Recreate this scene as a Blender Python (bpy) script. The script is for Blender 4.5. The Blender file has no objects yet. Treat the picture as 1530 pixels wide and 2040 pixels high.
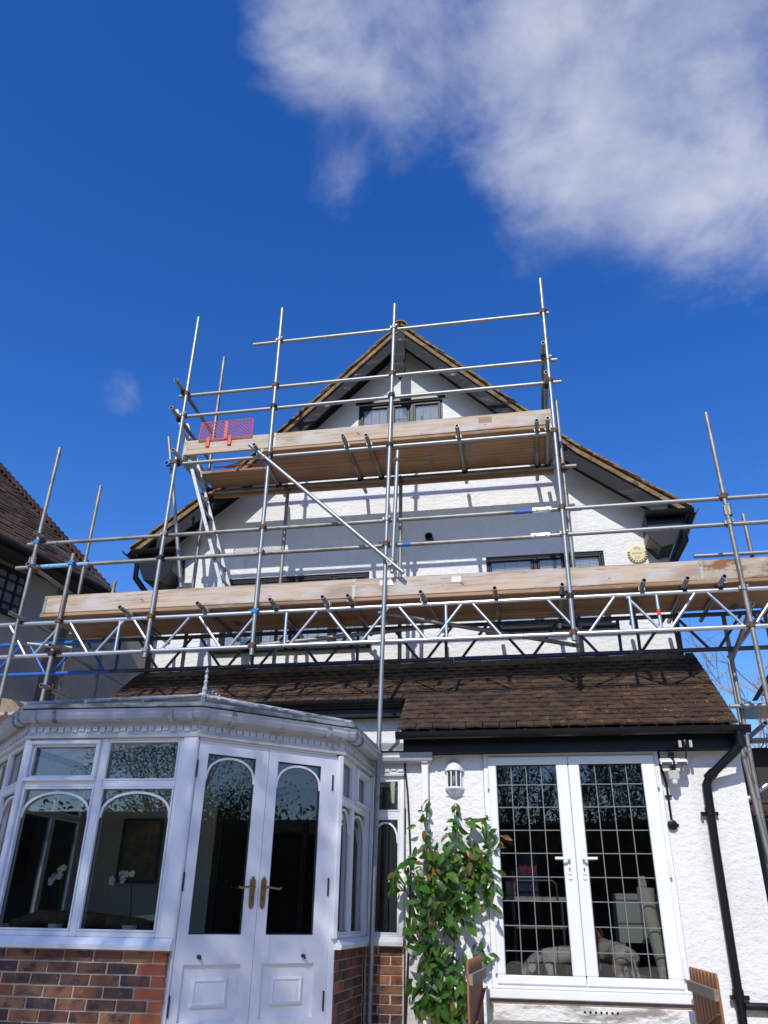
import bpy, bmesh, math, random
from mathutils import Vector, Matrix
R = math.radians
random.seed(7)
scene = bpy.context.scene
C = scene.collection
E = 1.55                     # eye height above the lawn; all builder heights are measured from the eye

# ------------------------------------------------------------------ camera
F_PX, PITCH, ROLL, YAW = 1559.4, .47612, .01759, .18603
def cam_axes():
    cy, sy = math.cos(YAW), math.sin(YAW)
    fh, r, u = Vector((-sy, cy, 0)), Vector((cy, sy, 0)), Vector((0, 0, 1))
    fw = math.cos(PITCH)*fh + math.sin(PITCH)*u
    up = -math.sin(PITCH)*fh + math.cos(PITCH)*u
    return math.cos(ROLL)*r + math.sin(ROLL)*up, -math.sin(ROLL)*r + math.cos(ROLL)*up, fw
RT, UP, FW = cam_axes()
cam = bpy.data.cameras.new('camera'); camo = bpy.data.objects.new('camera', cam); C.objects.link(camo)
cam.sensor_fit = 'VERTICAL'; cam.sensor_height = 24; cam.lens = F_PX/2040*24; cam.clip_end = 3000; cam.clip_start = .05
M = Matrix.Identity(4)
for i, a in enumerate((RT, UP, -FW)):
    for j in range(3): M[j][i] = a[j]
M[2][3] = E
camo.matrix_world = M
scene.camera = camo
def ray(x, y): return (x-765)/F_PX*RT - (y-1020)/F_PX*UP + FW
def at(x, y, Y):                      # survey point of the photo on the vertical plane at depth Y
    d = ray(x, y); return d*(Y/d.y)

# ------------------------------------------------------------------ world and sun
SUN_EL, SUN_AZ = 40.0, 5.0            # degrees; azimuth measured from straight behind the viewer towards the left
sd = Vector((-math.sin(R(SUN_AZ))*math.cos(R(SUN_EL)), -math.cos(R(SUN_AZ))*math.cos(R(SUN_EL)), math.sin(R(SUN_EL))))
W = bpy.data.worlds.new('World'); scene.world = W; W.use_nodes = True
wt = W.node_tree; wt.nodes.clear()
def wn(t): return wt.nodes.new(t)
sky = wn('ShaderNodeTexSky'); sky.sky_type = 'NISHITA'; sky.sun_disc = False
sky.sun_elevation = R(SUN_EL); sky.sun_rotation = math.atan2(sd.x, sd.y)
sky.altitude = 50; sky.air_density = 1.0; sky.dust_density = .25; sky.ozone_density = 3.0
hsv = wn('ShaderNodeHueSaturation'); hsv.inputs['Hue'].default_value = .517; hsv.inputs['Saturation'].default_value = 1.345; hsv.inputs['Value'].default_value = 1.6
wt.links.new(sky.outputs[0], hsv.inputs['Color'])
tc = wn('ShaderNodeTexCoord')
noi = wn('ShaderNodeTexNoise'); noi.inputs['Scale'].default_value = 5.5; noi.inputs['Detail'].default_value = 10; noi.inputs['Roughness'].default_value = .60; noi.inputs['Distortion'].default_value = .22
mp = wn('ShaderNodeMapping'); mp.inputs['Location'].default_value = (1.7, .4, 2.2); mp.inputs['Scale'].default_value = (1, 1, 1.5)
wt.links.new(tc.outputs['Generated'], mp.inputs[0]); wt.links.new(mp.outputs[0], noi.inputs['Vector'])
def mth(op, a, b=None, clamp=False):
    n = wn('ShaderNodeMath'); n.operation = op; n.use_clamp = clamp
    for i, v in enumerate((a, b)):
        if v is None: continue
        if isinstance(v, (int, float)): n.inputs[i].default_value = v
        else: wt.links.new(v, n.inputs[i])
    return n.outputs[0]
acc = mth('ADD', mth('MULTIPLY', noi.outputs[0], 2.1), -.58)
BLOBS = [((1190, 60), .38, .40), ((1400, 230), .32, .34), ((1080, 250), .17, .15), ((760, 60), .24, .34), ((540, 130), .12, .26),
         ((1230, 430), .15, .20), ((1500, 520), .20, .30), ((600, 40), .14, .22), ((655, 385), .085, .66), ((242, 775), .06, .72), ((900, 600), .06, .2), ((1480, 20), .3, .25),
         ((300, 420), .45, -.45), ((200, 900), .35, -.25), ((800, 560), .22, -.25), ((1250, 760), .3, -.25)]
for (px, py), rad, wgt in BLOBS:
    d = ray(px, py).normalized()
    vd = wn('ShaderNodeVectorMath'); vd.operation = 'DISTANCE'; vd.inputs[1].default_value = d
    wt.links.new(tc.outputs['Generated'], vd.inputs[0])
    mr = wn('ShaderNodeMapRange'); mr.interpolation_type = 'SMOOTHSTEP'
    mr.inputs['From Min'].default_value = rad; mr.inputs['From Max'].default_value = rad*.15
    mr.inputs['To Min'].default_value = 0; mr.inputs['To Max'].default_value = wgt
    wt.links.new(vd.outputs['Value'], mr.inputs['Value'])
    acc = mth('ADD', acc, mr.outputs[0])
ramp = wn('ShaderNodeMapRange'); ramp.interpolation_type = 'SMOOTHSTEP'
ramp.inputs['From Min'].default_value = .50; ramp.inputs['From Max'].default_value = 1.66; ramp.inputs['To Max'].default_value = .78
wt.links.new(acc, ramp.inputs['Value'])
mixc = wn('ShaderNodeMix'); mixc.data_type = 'RGBA'
wt.links.new(ramp.outputs[0], mixc.inputs['Factor'])
CLOUD_RGB = (6.2, 6.4, 7.2, 1)
cn = wn('ShaderNodeTexNoise'); cn.inputs['Scale'].default_value = 9; cn.inputs['Detail'].default_value = 6; wt.links.new(mp.outputs[0], cn.inputs['Vector'])
cr_ = wn('ShaderNodeMapRange'); cr_.inputs['From Min'].default_value = .36; cr_.inputs['From Max'].default_value = .64; wt.links.new(cn.outputs[0], cr_.inputs['Value'])
cmx = wn('ShaderNodeMix'); cmx.data_type = 'RGBA'; cmx.inputs['A'].default_value = (3.9, 4.4, 5.9, 1); cmx.inputs['B'].default_value = CLOUD_RGB; wt.links.new(cr_.outputs[0], cmx.inputs['Factor'])
wt.links.new(hsv.outputs[0], mixc.inputs['A']); wt.links.new(cmx.outputs['Result'], mixc.inputs['B'])
bgn = wn('ShaderNodeBackground'); bgn.inputs[1].default_value = .12
wt.links.new(mixc.outputs['Result'], bgn.inputs[0])
wo = wn('ShaderNodeOutputWorld'); wt.links.new(bgn.outputs[0], wo.inputs[0])
sl = bpy.data.lights.new('sun', 'SUN'); sl.energy = 3.9; sl.angle = R(.53); sl.color = (1, .965, .91)
so = bpy.data.objects.new('sun', sl); C.objects.link(so); so.rotation_euler = sd.to_track_quat('Z', 'Y').to_euler(); so.location = (0, -20, 30)
scene.view_settings.view_transform = 'Standard'; scene.view_settings.look = 'None'
scene.view_settings.exposure = 0; scene.view_settings.gamma = 1; scene.view_settings.use_curve_mapping = False

# ------------------------------------------------------------------ materials
MATS = {}
def mat(name, col, rough=.6, metal=0, spec=.5, noise=None, bump=None, rnd=None, coat=0, trans=None):
    """noise: list of (scale3, detail, lo, hi, colour, coords) layers mixed over col; bump: list of (scale3, detail, strength, dist, kind)"""
    m = bpy.data.materials.new(name); m.use_nodes = True; nt = m.node_tree; b = nt.nodes['Principled BSDF']
    b.inputs['Roughness'].default_value = rough; b.inputs['Metallic'].default_value = metal; b.inputs['Specular IOR Level'].default_value = spec
    b.inputs['Coat Weight'].default_value = coat
    tc = nt.nodes.new('ShaderNodeTexCoord'); geo = nt.nodes.new('ShaderNodeNewGeometry')
    def vec(sc, coords):
        mp = nt.nodes.new('ShaderNodeMapping'); mp.inputs['Scale'].default_value = sc
        nt.links.new(geo.outputs['Position'] if coords == 'P' else tc.outputs['Object'], mp.inputs[0]); return mp.outputs[0]
    cur = None
    def setA(mx):
        if cur is None: mx.inputs['A'].default_value = (*col, 1)
        else: nt.links.new(cur, mx.inputs['A'])
    if rnd:                                     # per-object colour spread
        oi = nt.nodes.new('ShaderNodeObjectInfo'); cr = nt.nodes.new('ShaderNodeValToRGB')
        e = cr.color_ramp.elements
        while len(e) < len(rnd): e.new(.5)
        for i, cc in enumerate(rnd): e[i].position = i/max(1, len(rnd)-1); e[i].color = (*cc, 1)
        nt.links.new(oi.outputs['Random'], cr.inputs[0]); cur = cr.outputs[0]
    for sc, det, lo, hi, cc, coords in (noise or []):
        n = nt.nodes.new('ShaderNodeTexNoise'); n.inputs['Scale'].default_value = 1; n.inputs['Detail'].default_value = det; n.inputs['Roughness'].default_value = .6
        nt.links.new(vec(sc, coords), n.inputs['Vector'])
        mr = nt.nodes.new('ShaderNodeMapRange'); mr.inputs['From Min'].default_value = lo; mr.inputs['From Max'].default_value = hi
        nt.links.new(n.outputs[0], mr.inputs['Value'])
        mx = nt.nodes.new('ShaderNodeMix'); mx.data_type = 'RGBA'; setA(mx); mx.inputs['B'].default_value = (*cc, 1)
        nt.links.new(mr.outputs[0], mx.inputs['Factor']); cur = mx.outputs['Result']
    if cur is None: b.inputs['Base Color'].default_value = (*col, 1)
    else: nt.links.new(cur, b.inputs['Base Color'])
    prev = None
    for sc, det, st, dist, kind in (bump or []):
        if kind == 'V':
            n = nt.nodes.new('ShaderNodeTexVoronoi'); n.inputs['Scale'].default_value = 1; o = n.outputs['Distance']
        else:
            n = nt.nodes.new('ShaderNodeTexNoise'); n.inputs['Scale'].default_value = 1; n.inputs['Detail'].default_value = det; o = n.outputs[0]
        nt.links.new(vec(sc, 'P' if kind in 'NV' else 'O'), n.inputs['Vector'])
        bp = nt.nodes.new('ShaderNodeBump'); bp.inputs['Strength'].default_value = st; bp.inputs['Distance'].default_value = dist
        nt.links.new(o, bp.inputs['Height'])
        if prev: nt.links.new(prev, bp.inputs['Normal'])
        prev = bp.outputs[0]
    if prev: nt.links.new(prev, b.inputs['Normal'])
    if trans:                                   # light coming through thin leaves or sheet
        t = nt.nodes.new('ShaderNodeBsdfTranslucent'); t.inputs[0].default_value = (*trans[1], 1)
        ms = nt.nodes.new('ShaderNodeMixShader'); ms.inputs[0].default_value = trans[0]
        nt.links.new(b.outputs[0], ms.inputs[1]); nt.links.new(t.outputs[0], ms.inputs[2])
        nt.links.new(ms.outputs[0], nt.nodes['Material Output'].inputs[0])
    MATS[name] = m; return m
def glass(name, tint, ior=1.5, wav=.0):
    m = bpy.data.materials.new(name); m.use_nodes = True; nt = m.node_tree; nt.nodes.clear()
    fr = nt.nodes.new('ShaderNodeFresnel'); fr.inputs[0].default_value = ior
    t = nt.nodes.new('ShaderNodeBsdfTransparent'); t.inputs[0].default_value = (*tint, 1)
    g = nt.nodes.new('ShaderNodeBsdfGlossy'); g.inputs['Roughness'].default_value = .0
    if wav:
        n = nt.nodes.new('ShaderNodeTexNoise'); n.inputs['Scale'].default_value = 4; geo = nt.nodes.new('ShaderNodeNewGeometry')
        nt.links.new(geo.outputs['Position'], n.inputs['Vector'])
        bp = nt.nodes.new('ShaderNodeBump'); bp.inputs['Strength'].default_value = wav; bp.inputs['Distance'].default_value = .01
        nt.links.new(n.outputs[0], bp.inputs['Height']); nt.links.new(bp.outputs[0], g.inputs['Normal'])
    ms = nt.nodes.new('ShaderNodeMixShader'); o = nt.nodes.new('ShaderNodeOutputMaterial')
    mu = nt.nodes.new('ShaderNodeMath'); mu.operation = 'MULTIPLY'; mu.inputs[1].default_value = 1.9; mu.use_clamp = True   # two faces of each of two panes
    nt.links.new(fr.outputs[0], mu.inputs[0]); nt.links.new(mu.outputs[0], ms.inputs[0]); nt.links.new(t.outputs[0], ms.inputs[1]); nt.links.new(g.outputs[0], ms.inputs[2]); nt.links.new(ms.outputs[0], o.inputs[0])
    MATS[name] = m; return m

mat('render', (.77, .76, .745), .85, spec=.25, noise=[((.9, .9, .5), 5, .48, .80, (.66, .64, .59), 'P'), ((3.5, 3.5, .45), 5, .60, .80, (.58, .56, .52), 'P'), ((26, 26, 36), 3, .62, .80, (.50, .48, .45), 'P')],
    bump=[((11, 11, 19), 6, .7, .020, 'N'), ((34, 34, 46), 4, .65, .012, 'N')])
mat('plinth', (.74, .72, .68), .85, noise=[((3, 3, 9), 6, .5, .62, (.30, .27, .24), 'P')], bump=[((22, 22, 40), 5, .8, .02, 'N')])
mat('upvc', (.79, .80, .81), .34, noise=[((3, 3, 1.5), 4, .55, .9, (.69, .69, .68), 'P'), ((18, 18, 1.4), 5, .66, .82, (.54, .54, .51), 'P')])
mat('white_paint', (.79, .80, .82), .40, noise=[((4, 4, 2), 5, .55, .9, (.66, .66, .65), 'P'), ((16, 16, 1.6), 5, .62, .80, (.50, .50, .47), 'P')], bump=[((20, 20, 3), 3, .08, .004, 'N')])
mat('cornice_shaded', (.60, .60, .60), .5, noise=[((8, 8, 8), 5, .5, .75, (.42, .42, .40), 'P')])  # white paint greyed to hold the shade under gutter and roof
mat('gutter_grey', (.40, .42, .46), .42, noise=[((3, 3, 5), 5, .5, .75, (.31, .33, .36), 'P'), ((14, 14, 3), 5, .6, .75, (.22, .23, .23), 'P')])  # weathered blue-grey, darkened further for the shade at the eaves
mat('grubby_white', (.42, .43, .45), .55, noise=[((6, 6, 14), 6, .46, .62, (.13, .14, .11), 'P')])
mat('black_gloss', (.008, .0085, .011), .34, spec=.28, noise=[((3, 3, 3), 4, .6, .9, (.018, .019, .022), 'P')], bump=[((9, 9, 9), 2, .05, .004, 'N')])
mat('black_frame', (.012, .013, .017), .42, spec=.25)
mat('barge', (.026, .026, .030), .7, spec=.10, noise=[((3, 9, 9), 6, .52, .66, (.055, .053, .052), 'P'), ((5, 12, 12), 6, .64, .70, (.34, .24, .17), 'P')], bump=[((4, 30, 30), 5, .3, .01, 'N')])
mat('soffit', (.008, .008, .009), .7, spec=.2)
TILE_R = [(.060, .036, .026), (.075, .043, .029), (.048, .032, .026), (.092, .056, .035), (.040, .029, .025), (.068, .038, .025)]
mat('roof_tile', (.075, .045, .03), .85, spec=.2, rnd=TILE_R, noise=[((9, 9, 9), 5, .52, .72, (.026, .021, .019), 'P'), ((3.2, 3.2, 3.2), 6, .60, .74, (.13, .066, .030), 'P'), ((30, 30, 30), 3, .70, .76, (.24, .20, .14), 'P')], bump=[((26, 26, 26), 6, .9, .014, 'N')])
mat('roof_tile_old', (.062, .038, .028), .85, spec=.2, noise=[((6.1, 6.1, 9.7), 2, .42, .5, (.085, .053, .034), 'P'), ((4.3, 4.3, 11), 2, .55, .60, (.040, .029, .025), 'P'), ((3.2, 3.2, 3.2), 6, .59, .74, (.14, .08, .035), 'P'), ((30, 30, 30), 3, .66, .74, (.30, .25, .17), 'P')], bump=[((26, 26, 26), 6, .8, .012, 'N')])
mat('verge_tile', (.18, .125, .07), .85, spec=.2, noise=[((5, 5, 12), 3, .45, .55, (.27, .185, .095), 'P'), ((9, 9, 9), 4, .55, .65, (.085, .06, .04), 'P'), ((4, 4, 4), 5, .62, .7, (.36, .20, .05), 'P')], bump=[((26, 26, 26), 5, .6, .01, 'N')])
mat('moss', (.105, .048, .02), .95, noise=[((12, 12, 12), 4, .45, .6, (.07, .045, .015), 'P'), ((5, 5, 5), 3, .58, .66, (.30, .15, .05), 'P')], bump=[((90, 90, 90), 3, .8, .01, 'N')])
mat('lead', (.16, .165, .175), .6, metal=.0, noise=[((5, 5, 5), 4, .5, .7, (.26, .27, .28), 'P')])
BR = [(.24, .095, .05), (.115, .058, .045), (.34, .15, .07), (.075, .048, .05), (.27, .10, .048), (.16, .08, .055), (.38, .17, .08), (.095, .058, .058)]
mat('brick', (.2, .07, .04), .8, spec=.3, rnd=BR, noise=[((9, 9, 14), 5, .48, .64, (.060, .040, .042), 'P'), ((45, 45, 45), 3, .62, .75, (.36, .21, .13), 'P')], bump=[((60, 60, 60), 5, .5, .006, 'N')])
mat('brick_red', (.36, .095, .04), .8, spec=.3, rnd=[(.44, .12, .05), (.52, .155, .065), (.40, .11, .055)], noise=[((30, 30, 30), 4, .6, .8, (.22, .06, .03), 'P')], bump=[((60, 60, 60), 5, .4, .005, 'N')])
mat('mortar', (.62, .53, .40), .95, noise=[((30, 30, 30), 4, .4, .7, (.50, .43, .33), 'P')], bump=[((120, 120, 120), 3, .6, .004, 'N')])
GAL = [((2.5, 2.5, 2.5), 5, .48, .62, (.30, .30, .30), 'O'), ((18, 18, 18), 4, .62, .72, (.20, .17, .14), 'O')]
mat('galvanised', (.31, .325, .34), .46, metal=.65, noise=GAL, bump=[((40, 40, 40), 3, .12, .004, 'O')])
mat('old_tube', (.30, .30, .28), .55, metal=.6, noise=[((2, 2, 2), 5, .45, .6, (.20, .185, .16), 'O'), ((14, 14, 14), 4, .60, .70, (.17, .10, .06), 'O')], bump=[((40, 40, 40), 3, .2, .004, 'O')])
mat('alloy', (.60, .62, .66), .34, metal=.85, noise=[((5, 5, 5), 4, .52, .75, (.62, .64, .67), 'O')])
mat('dark_beam', (.06, .065, .08), .5, metal=.4, noise=[((3, 3, 3), 4, .5, .65, (.11, .115, .13), 'O')])
mat('blue_beam', (.020, .12, .44), .4, noise=[((4, 4, 4), 5, .6, .75, (.06, .09, .17), 'O')])
mat('navy_beam', (.014, .034, .11), .45, noise=[((4, 4, 4), 5, .5, .7, (.05, .055, .07), 'O')])
mat('coupler_rust', (.17, .09, .05), .7, metal=.5, noise=[((30, 30, 30), 3, .45, .65, (.08, .055, .04), 'O')])
mat('coupler_steel', (.30, .29, .26), .5, metal=.7, noise=[((30, 30, 30), 3, .5, .65, (.16, .13, .09), 'O')])
mat('coupler_blue', (.04, .20, .48), .45, noise=[((30, 30, 30), 3, .6, .7, (.2, .2, .2), 'O')])
mat('coupler_black', (.035, .03, .028), .6, metal=.5)
WOOD = [(.50, .38, .27), (.56, .43, .31), (.45, .355, .27), (.60, .455, .32)]
mat('board', (.5, .4, .3), .8, spec=.25, rnd=WOOD, noise=[((1.2, 26, 26), 6, .45, .7, (.30, .22, .155), 'O'), ((2.2, 6, 6), 6, .46, .62, (.52, .46, .415), 'O'), ((.9, 3, 3), 5, .56, .70, (.36, .27, .20), 'O'), ((1.6, 55, 55), 5, .63, .68, (.13, .085, .06), 'O'), ((9, 14, 14), 3, .70, .74, (.16, .09, .05), 'O')], bump=[((2, 60, 60), 5, .35, .006, 'O')])
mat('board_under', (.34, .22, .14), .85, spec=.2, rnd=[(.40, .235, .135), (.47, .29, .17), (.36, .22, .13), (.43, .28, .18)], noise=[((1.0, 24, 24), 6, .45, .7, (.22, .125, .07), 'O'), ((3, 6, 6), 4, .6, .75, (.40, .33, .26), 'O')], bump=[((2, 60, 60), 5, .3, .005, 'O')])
mat('muddy_board', (.42, .34, .26), .85, noise=[((3, 8, 8), 6, .47, .56, (.23, .11, .04), 'O'), ((9, 30, 30), 4, .6, .7, (.55, .46, .36), 'O')], bump=[((6, 30, 30), 5, .5, .01, 'O')])
mat('orange_mesh', (.62, .085, .03), .45)
mat('ladder_alloy', (.42, .43, .44), .45, metal=.5, noise=[((8, 8, 8), 4, .55, .7, (.50, .49, .47), 'O')])
mat('sticker', (.80, .80, .80), .5)
mat('band_blue', (.10, .42, .72), .4, metal=.2, noise=[((50, 8, 50), 2, .5, .55, (.45, .6, .7), 'O')])
mat('red_tape', (.65, .05, .03), .5)
mat('lead_came', (.20, .205, .215), .6, spec=.2)
mat('brass', (.33, .21, .08), .38, metal=.85)
mat('iron', (.045, .04, .045), .5, metal=.4)
mat('blind', (.80, .81, .82), .6)
mat('plaque_cream', (.74, .64, .40), .6, noise=[((30, 30, 30), 3, .5, .7, (.62, .50, .28), 'O')])
mat('plaque_ink', (.16, .10, .05), .7)
mat('leaf', (.03, .09, .014), .30, spec=.6, rnd=[(.022, .075, .012), (.045, .13, .018), (.085, .20, .026), (.034, .10, .016), (.13, .21, .03)], trans=(.25, (.16, .32, .03)))
mat('leaf_young', (.15, .09, .03), .35, rnd=[(.19, .06, .03), (.15, .14, .02), (.24, .10, .04), (.10, .13, .02)], trans=(.3, (.35, .20, .05)))
mat('leaf_stuff', (.028, .088, .013), .32, noise=[((7, 7, 7), 3, .45, .6, (.058, .15, .02), 'P'), ((5, 5, 5), 2, .62, .66, (.15, .10, .025), 'P')], trans=(.25, (.16, .34, .03)))
mat('stem', (.13, .085, .045), .8)
mat('cedar', (.29, .115, .040), .7, noise=[((60, 60, 4), 5, .45, .65, (.17, .075, .035), 'O')], bump=[((70, 70, 5), 4, .3, .004, 'O')])
mat('cedar_grey', (.25, .19, .15), .8, noise=[((12, 60, 60), 5, .45, .65, (.16, .12, .10), 'O')], bump=[((12, 70, 70), 4, .3, .004, 'O')])
mat('stone', (.27, .24, .20), .85, noise=[((5, 5, 5), 6, .45, .65, (.17, .155, .13), 'P')], bump=[((30, 30, 30), 5, .4, .01, 'N')])
mat('bounce_paving', (.55, .46, .34), .9, noise=[((2, 2, 2), 6, .45, .65, (.46, .38, .28), 'P')], bump=[((20, 20, 20), 5, .3, .01, 'N')])  # pale warm tone chosen for the light it bounces
mat('lawn', (.05, .09, .022), .95, noise=[((1.5, 1.5, 1.5), 6, .4, .65, (.085, .12, .035), 'P'), ((.25, .25, .25), 3, .5, .62, (.10, .10, .05), 'P')], bump=[((40, 40, 40), 4, .8, .03, 'N')])
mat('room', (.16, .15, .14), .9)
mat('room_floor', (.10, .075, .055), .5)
mat('inner_wall', (.52, .50, .42), .9, noise=[((40, 40, 40), 3, .5, .7, (.46, .445, .38), 'P')], bump=[((60, 60, 60), 3, .4, .006, 'N')])
mat('conservatory_roof', (.26, .26, .25), .45, noise=[((7, 7, 7), 6, .5, .62, (.12, .12, .085), 'P')], trans=(.5, (.55, .55, .5)))
mat('rattan', (.13, .075, .04), .75, noise=[((60, 60, 60), 2, .45, .6, (.06, .035, .02), 'O')], bump=[((90, 90, 90), 2, .8, .01, 'O')])
mat('cushion', (.62, .58, .52), .9, noise=[((9, 9, 9), 3, .55, .65, (.50, .14, .12), 'O')])
mat('cushion_stripe', (.70, .69, .66), .9, noise=[((2, 2, 24), 1, .56, .60, (.55, .16, .14), 'O')])
mat('petal', (.80, .78, .74), .6, trans=(.3, (.8, .8, .75)))
mat('pot', (.78, .78, .76), .3)
mat('picture', (.10, .10, .06), .6, noise=[((7, 7, 5), 4, .45, .65, (.30, .17, .04), 'O'), ((5, 5, 6), 3, .55, .65, (.06, .08, .09), 'O')])
mat('steel', (.5, .5, .52), .3, metal=.9)
mat('grey_panel', (.44, .47, .45), .5)
mat('linen', (.62, .58, .48), .9, bump=[((30, 30, 60), 3, .4, .01, 'O')])
mat('wood_shelf', (.35, .20, .11), .6)
mat('speckle_top', (.60, .57, .52), .4, noise=[((90, 90, 90), 2, .5, .6, (.3, .27, .24), 'O')])
mat('box_blue_shaded', (.012, .03, .10), .5, noise=[((16, 16, 10), 3, .58, .62, (.12, .03, .09), 'O')])  # blue darkened so the shade deep indoors sits in the colour
mat('box_red_shaded', (.32, .02, .025), .5)  # red darkened likewise for indoor shade, tub lid included
mat('bottle', (.55, .56, .58), .25)
mat('fur_white', (.66, .62, .56), .9, noise=[((14, 14, 14), 4, .48, .68, (.46, .42, .38), 'O')], bump=[((90, 60, 90), 4, .5, .01, 'O')])
mat('fur_tan', (.66, .58, .50), .9, noise=[((4.2, 4.2, 4.2), 2, .50, .58, (.36, .17, .075), 'O'), ((14, 14, 14), 4, .5, .7, (.5, .45, .4), 'O')], bump=[((90, 60, 90), 4, .4, .008, 'O')])
mat('ear_brown', (.20, .085, .04), .9)
mat('collar', (.02, .02, .025), .6)
mat('neighbour_render', (.40, .34, .27), .9, noise=[((1, 1, 1), 5, .45, .65, (.27, .26, .25), 'P')], bump=[((20, 20, 20), 4, .4, .01, 'N')])
mat('neighbour_tile', (.088, .050, .034), .85, spec=.2, noise=[((2.4, 2.4, 2.4), 5, .46, .6, (.040, .026, .021), 'P'), ((12, 12, 12), 4, .62, .72, (.15, .095, .06), 'P')], bump=[((20, 20, 20), 5, .6, .015, 'N')])
mat('dark_timber', (.03, .026, .022), .8)
mat('bark', (.13, .105, .085), .9, noise=[((4, 4, 14), 4, .5, .65, (.07, .055, .045), 'O')])
mat('bark_pale', (.33, .29, .25), .9)
mat('tree_leaf', (.035, .06, .012), .6, noise=[((1.5, 1.5, 1.5), 3, .45, .6, (.06, .095, .02), 'P')], trans=(.25, (.1, .2, .03)))
mat('cable', (.012, .012, .014), .5)
mat('grey_plastic', (.42, .41, .38), .5)
mat('pir_lens', (.75, .75, .72), .3)
glass('pane', (.90, .92, .92))
glass('pane_old', (.86, .88, .88), wav=.06)
glass('lantern_glass', (.75, .72, .60))

# ------------------------------------------------------------------ mesh helpers
class MB:
    def __init__(s): s.v = []; s.f = []
    def add(s, vs, fs):
        o = len(s.v); s.v += [Vector(v) for v in vs]; s.f += [tuple(i+o for i in f) for f in fs]; return s
    def box(s, x0, x1, y0, y1, z0, z1):
        return s.add([(x, y, z) for x in (x0, x1) for y in (y0, y1) for z in (z0, z1)],
                     [(0, 1, 3, 2), (4, 6, 7, 5), (0, 4, 5, 1), (2, 3, 7, 6), (0, 2, 6, 4), (1, 5, 7, 3)])
    def obox(s, o, a, b, c):           # corner + three edge vectors
        o, a, b, c = map(Vector, (o, a, b, c))
        return s.add([o+i*a+j*b+k*c for i in (0, 1) for j in (0, 1) for k in (0, 1)],
                     [(0, 1, 3, 2), (4, 6, 7, 5), (0, 4, 5, 1), (2, 3, 7, 6), (0, 2, 6, 4), (1, 5, 7, 3)])
    def tube(s, p, q, r, seg=12, hollow=0, r2=None):
        p, q = Vector(p), Vector(q); d = (q-p).normalized()
        u = d.orthogonal().normalized(); w = d.cross(u); r2 = r if r2 is None else r2
        ring = lambda c, rr: [c+rr*(math.cos(2*math.pi*i/seg)*u+math.sin(2*math.pi*i/seg)*w) for i in range(seg)]
        if not hollow:
            vs = ring(p, r)+ring(q, r2); fs = [(i, (i+1) % seg, seg+(i+1) % seg, seg+i) for i in range(seg)]
            fs += [tuple(reversed(range(seg))), tuple(range(seg, 2*seg))]
        else:
            vs = ring(p, r)+ring(q, r)+ring(p, hollow)+ring(q, hollow); fs = []
            for i in range(seg):
                j = (i+1) % seg
                fs += [(i, j, seg+j, seg+i), (2*seg+i, 3*seg+i, 3*seg+j, 2*seg+j), (i, 2*seg+i, 2*seg+j, j), (seg+i, seg+j, 3*seg+j, 3*seg+i)]
        return s.add(vs, fs)
    def path(s, pts, r, seg=8, taper=None):
        pts = [Vector(p) for p in pts]; n = len(pts); up = None; rings = []
        for i, p in enumerate(pts):
            d = (pts[min(i+1, n-1)]-pts[max(i-1, 0)]).normalized()
            if up is None: up = d.orthogonal().normalized()
            u = (up-d*up.dot(d)).normalized(); up = u; w = d.cross(u)
            k = 1
            if 0 < i < n-1:
                c = (pts[i]-pts[i-1]).normalized().dot(d); k = 1/max(.6, c)
            rr = (r if taper is None else r+(taper-r)*i/(n-1))
            rings.append([p+rr*k*(math.cos(2*math.pi*j/seg)*u+math.sin(2*math.pi*j/seg)*w) for j in range(seg)])
        fs = [(i*seg+j, i*seg+(j+1) % seg, (i+1)*seg+(j+1) % seg, (i+1)*seg+j) for i in range(n-1) for j in range(seg)]
        fs += [tuple(reversed(range(seg))), tuple(range((n-1)*seg, n*seg))]
        return s.add([v for rg in rings for v in rg], fs)
    def prism(s, poly, vec):
        vec = Vector(vec); n = len(poly); poly = [Vector(p) for p in poly]
        return s.add(poly+[p+vec for p in poly], [tuple(range(n))[::-1], tuple(range(n, 2*n))]+[(i, (i+1) % n, n+(i+1) % n, n+i) for i in range(n)])
    def lathe(s, prof, c, seg=16, axis='z'):
        c = Vector(c); vs = []
        for r, z in prof:
            for i in range(seg):
                a = 2*math.pi*i/seg; x, y = r*math.cos(a), r*math.sin(a)
                vs.append(c+(Vector((x, y, z)) if axis == 'z' else Vector((x, -z, y))))
        n = len(prof)
        fs = [(i*seg+j, i*seg+(j+1) % seg, (i+1)*seg+(j+1) % seg, (i+1)*seg+j) for i in range(n-1) for j in range(seg)]
        return s.add(vs, fs+[tuple(reversed(range(seg))), tuple(range((n-1)*seg, n*seg))])
    def quad(s, a, b, c, d): return s.add([a, b, c, d], [(0, 1, 2, 3)])
    def bm(s, name):
        me = bpy.data.meshes.new(name); me.from_pydata([tuple(v) for v in s.v], [], s.f); me.update(); return me
ORG = {}
def fixn(me):
    b = bmesh.new(); b.from_mesh(me); bmesh.ops.recalc_face_normals(b, faces=b.faces); b.to_mesh(me); b.free()
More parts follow.
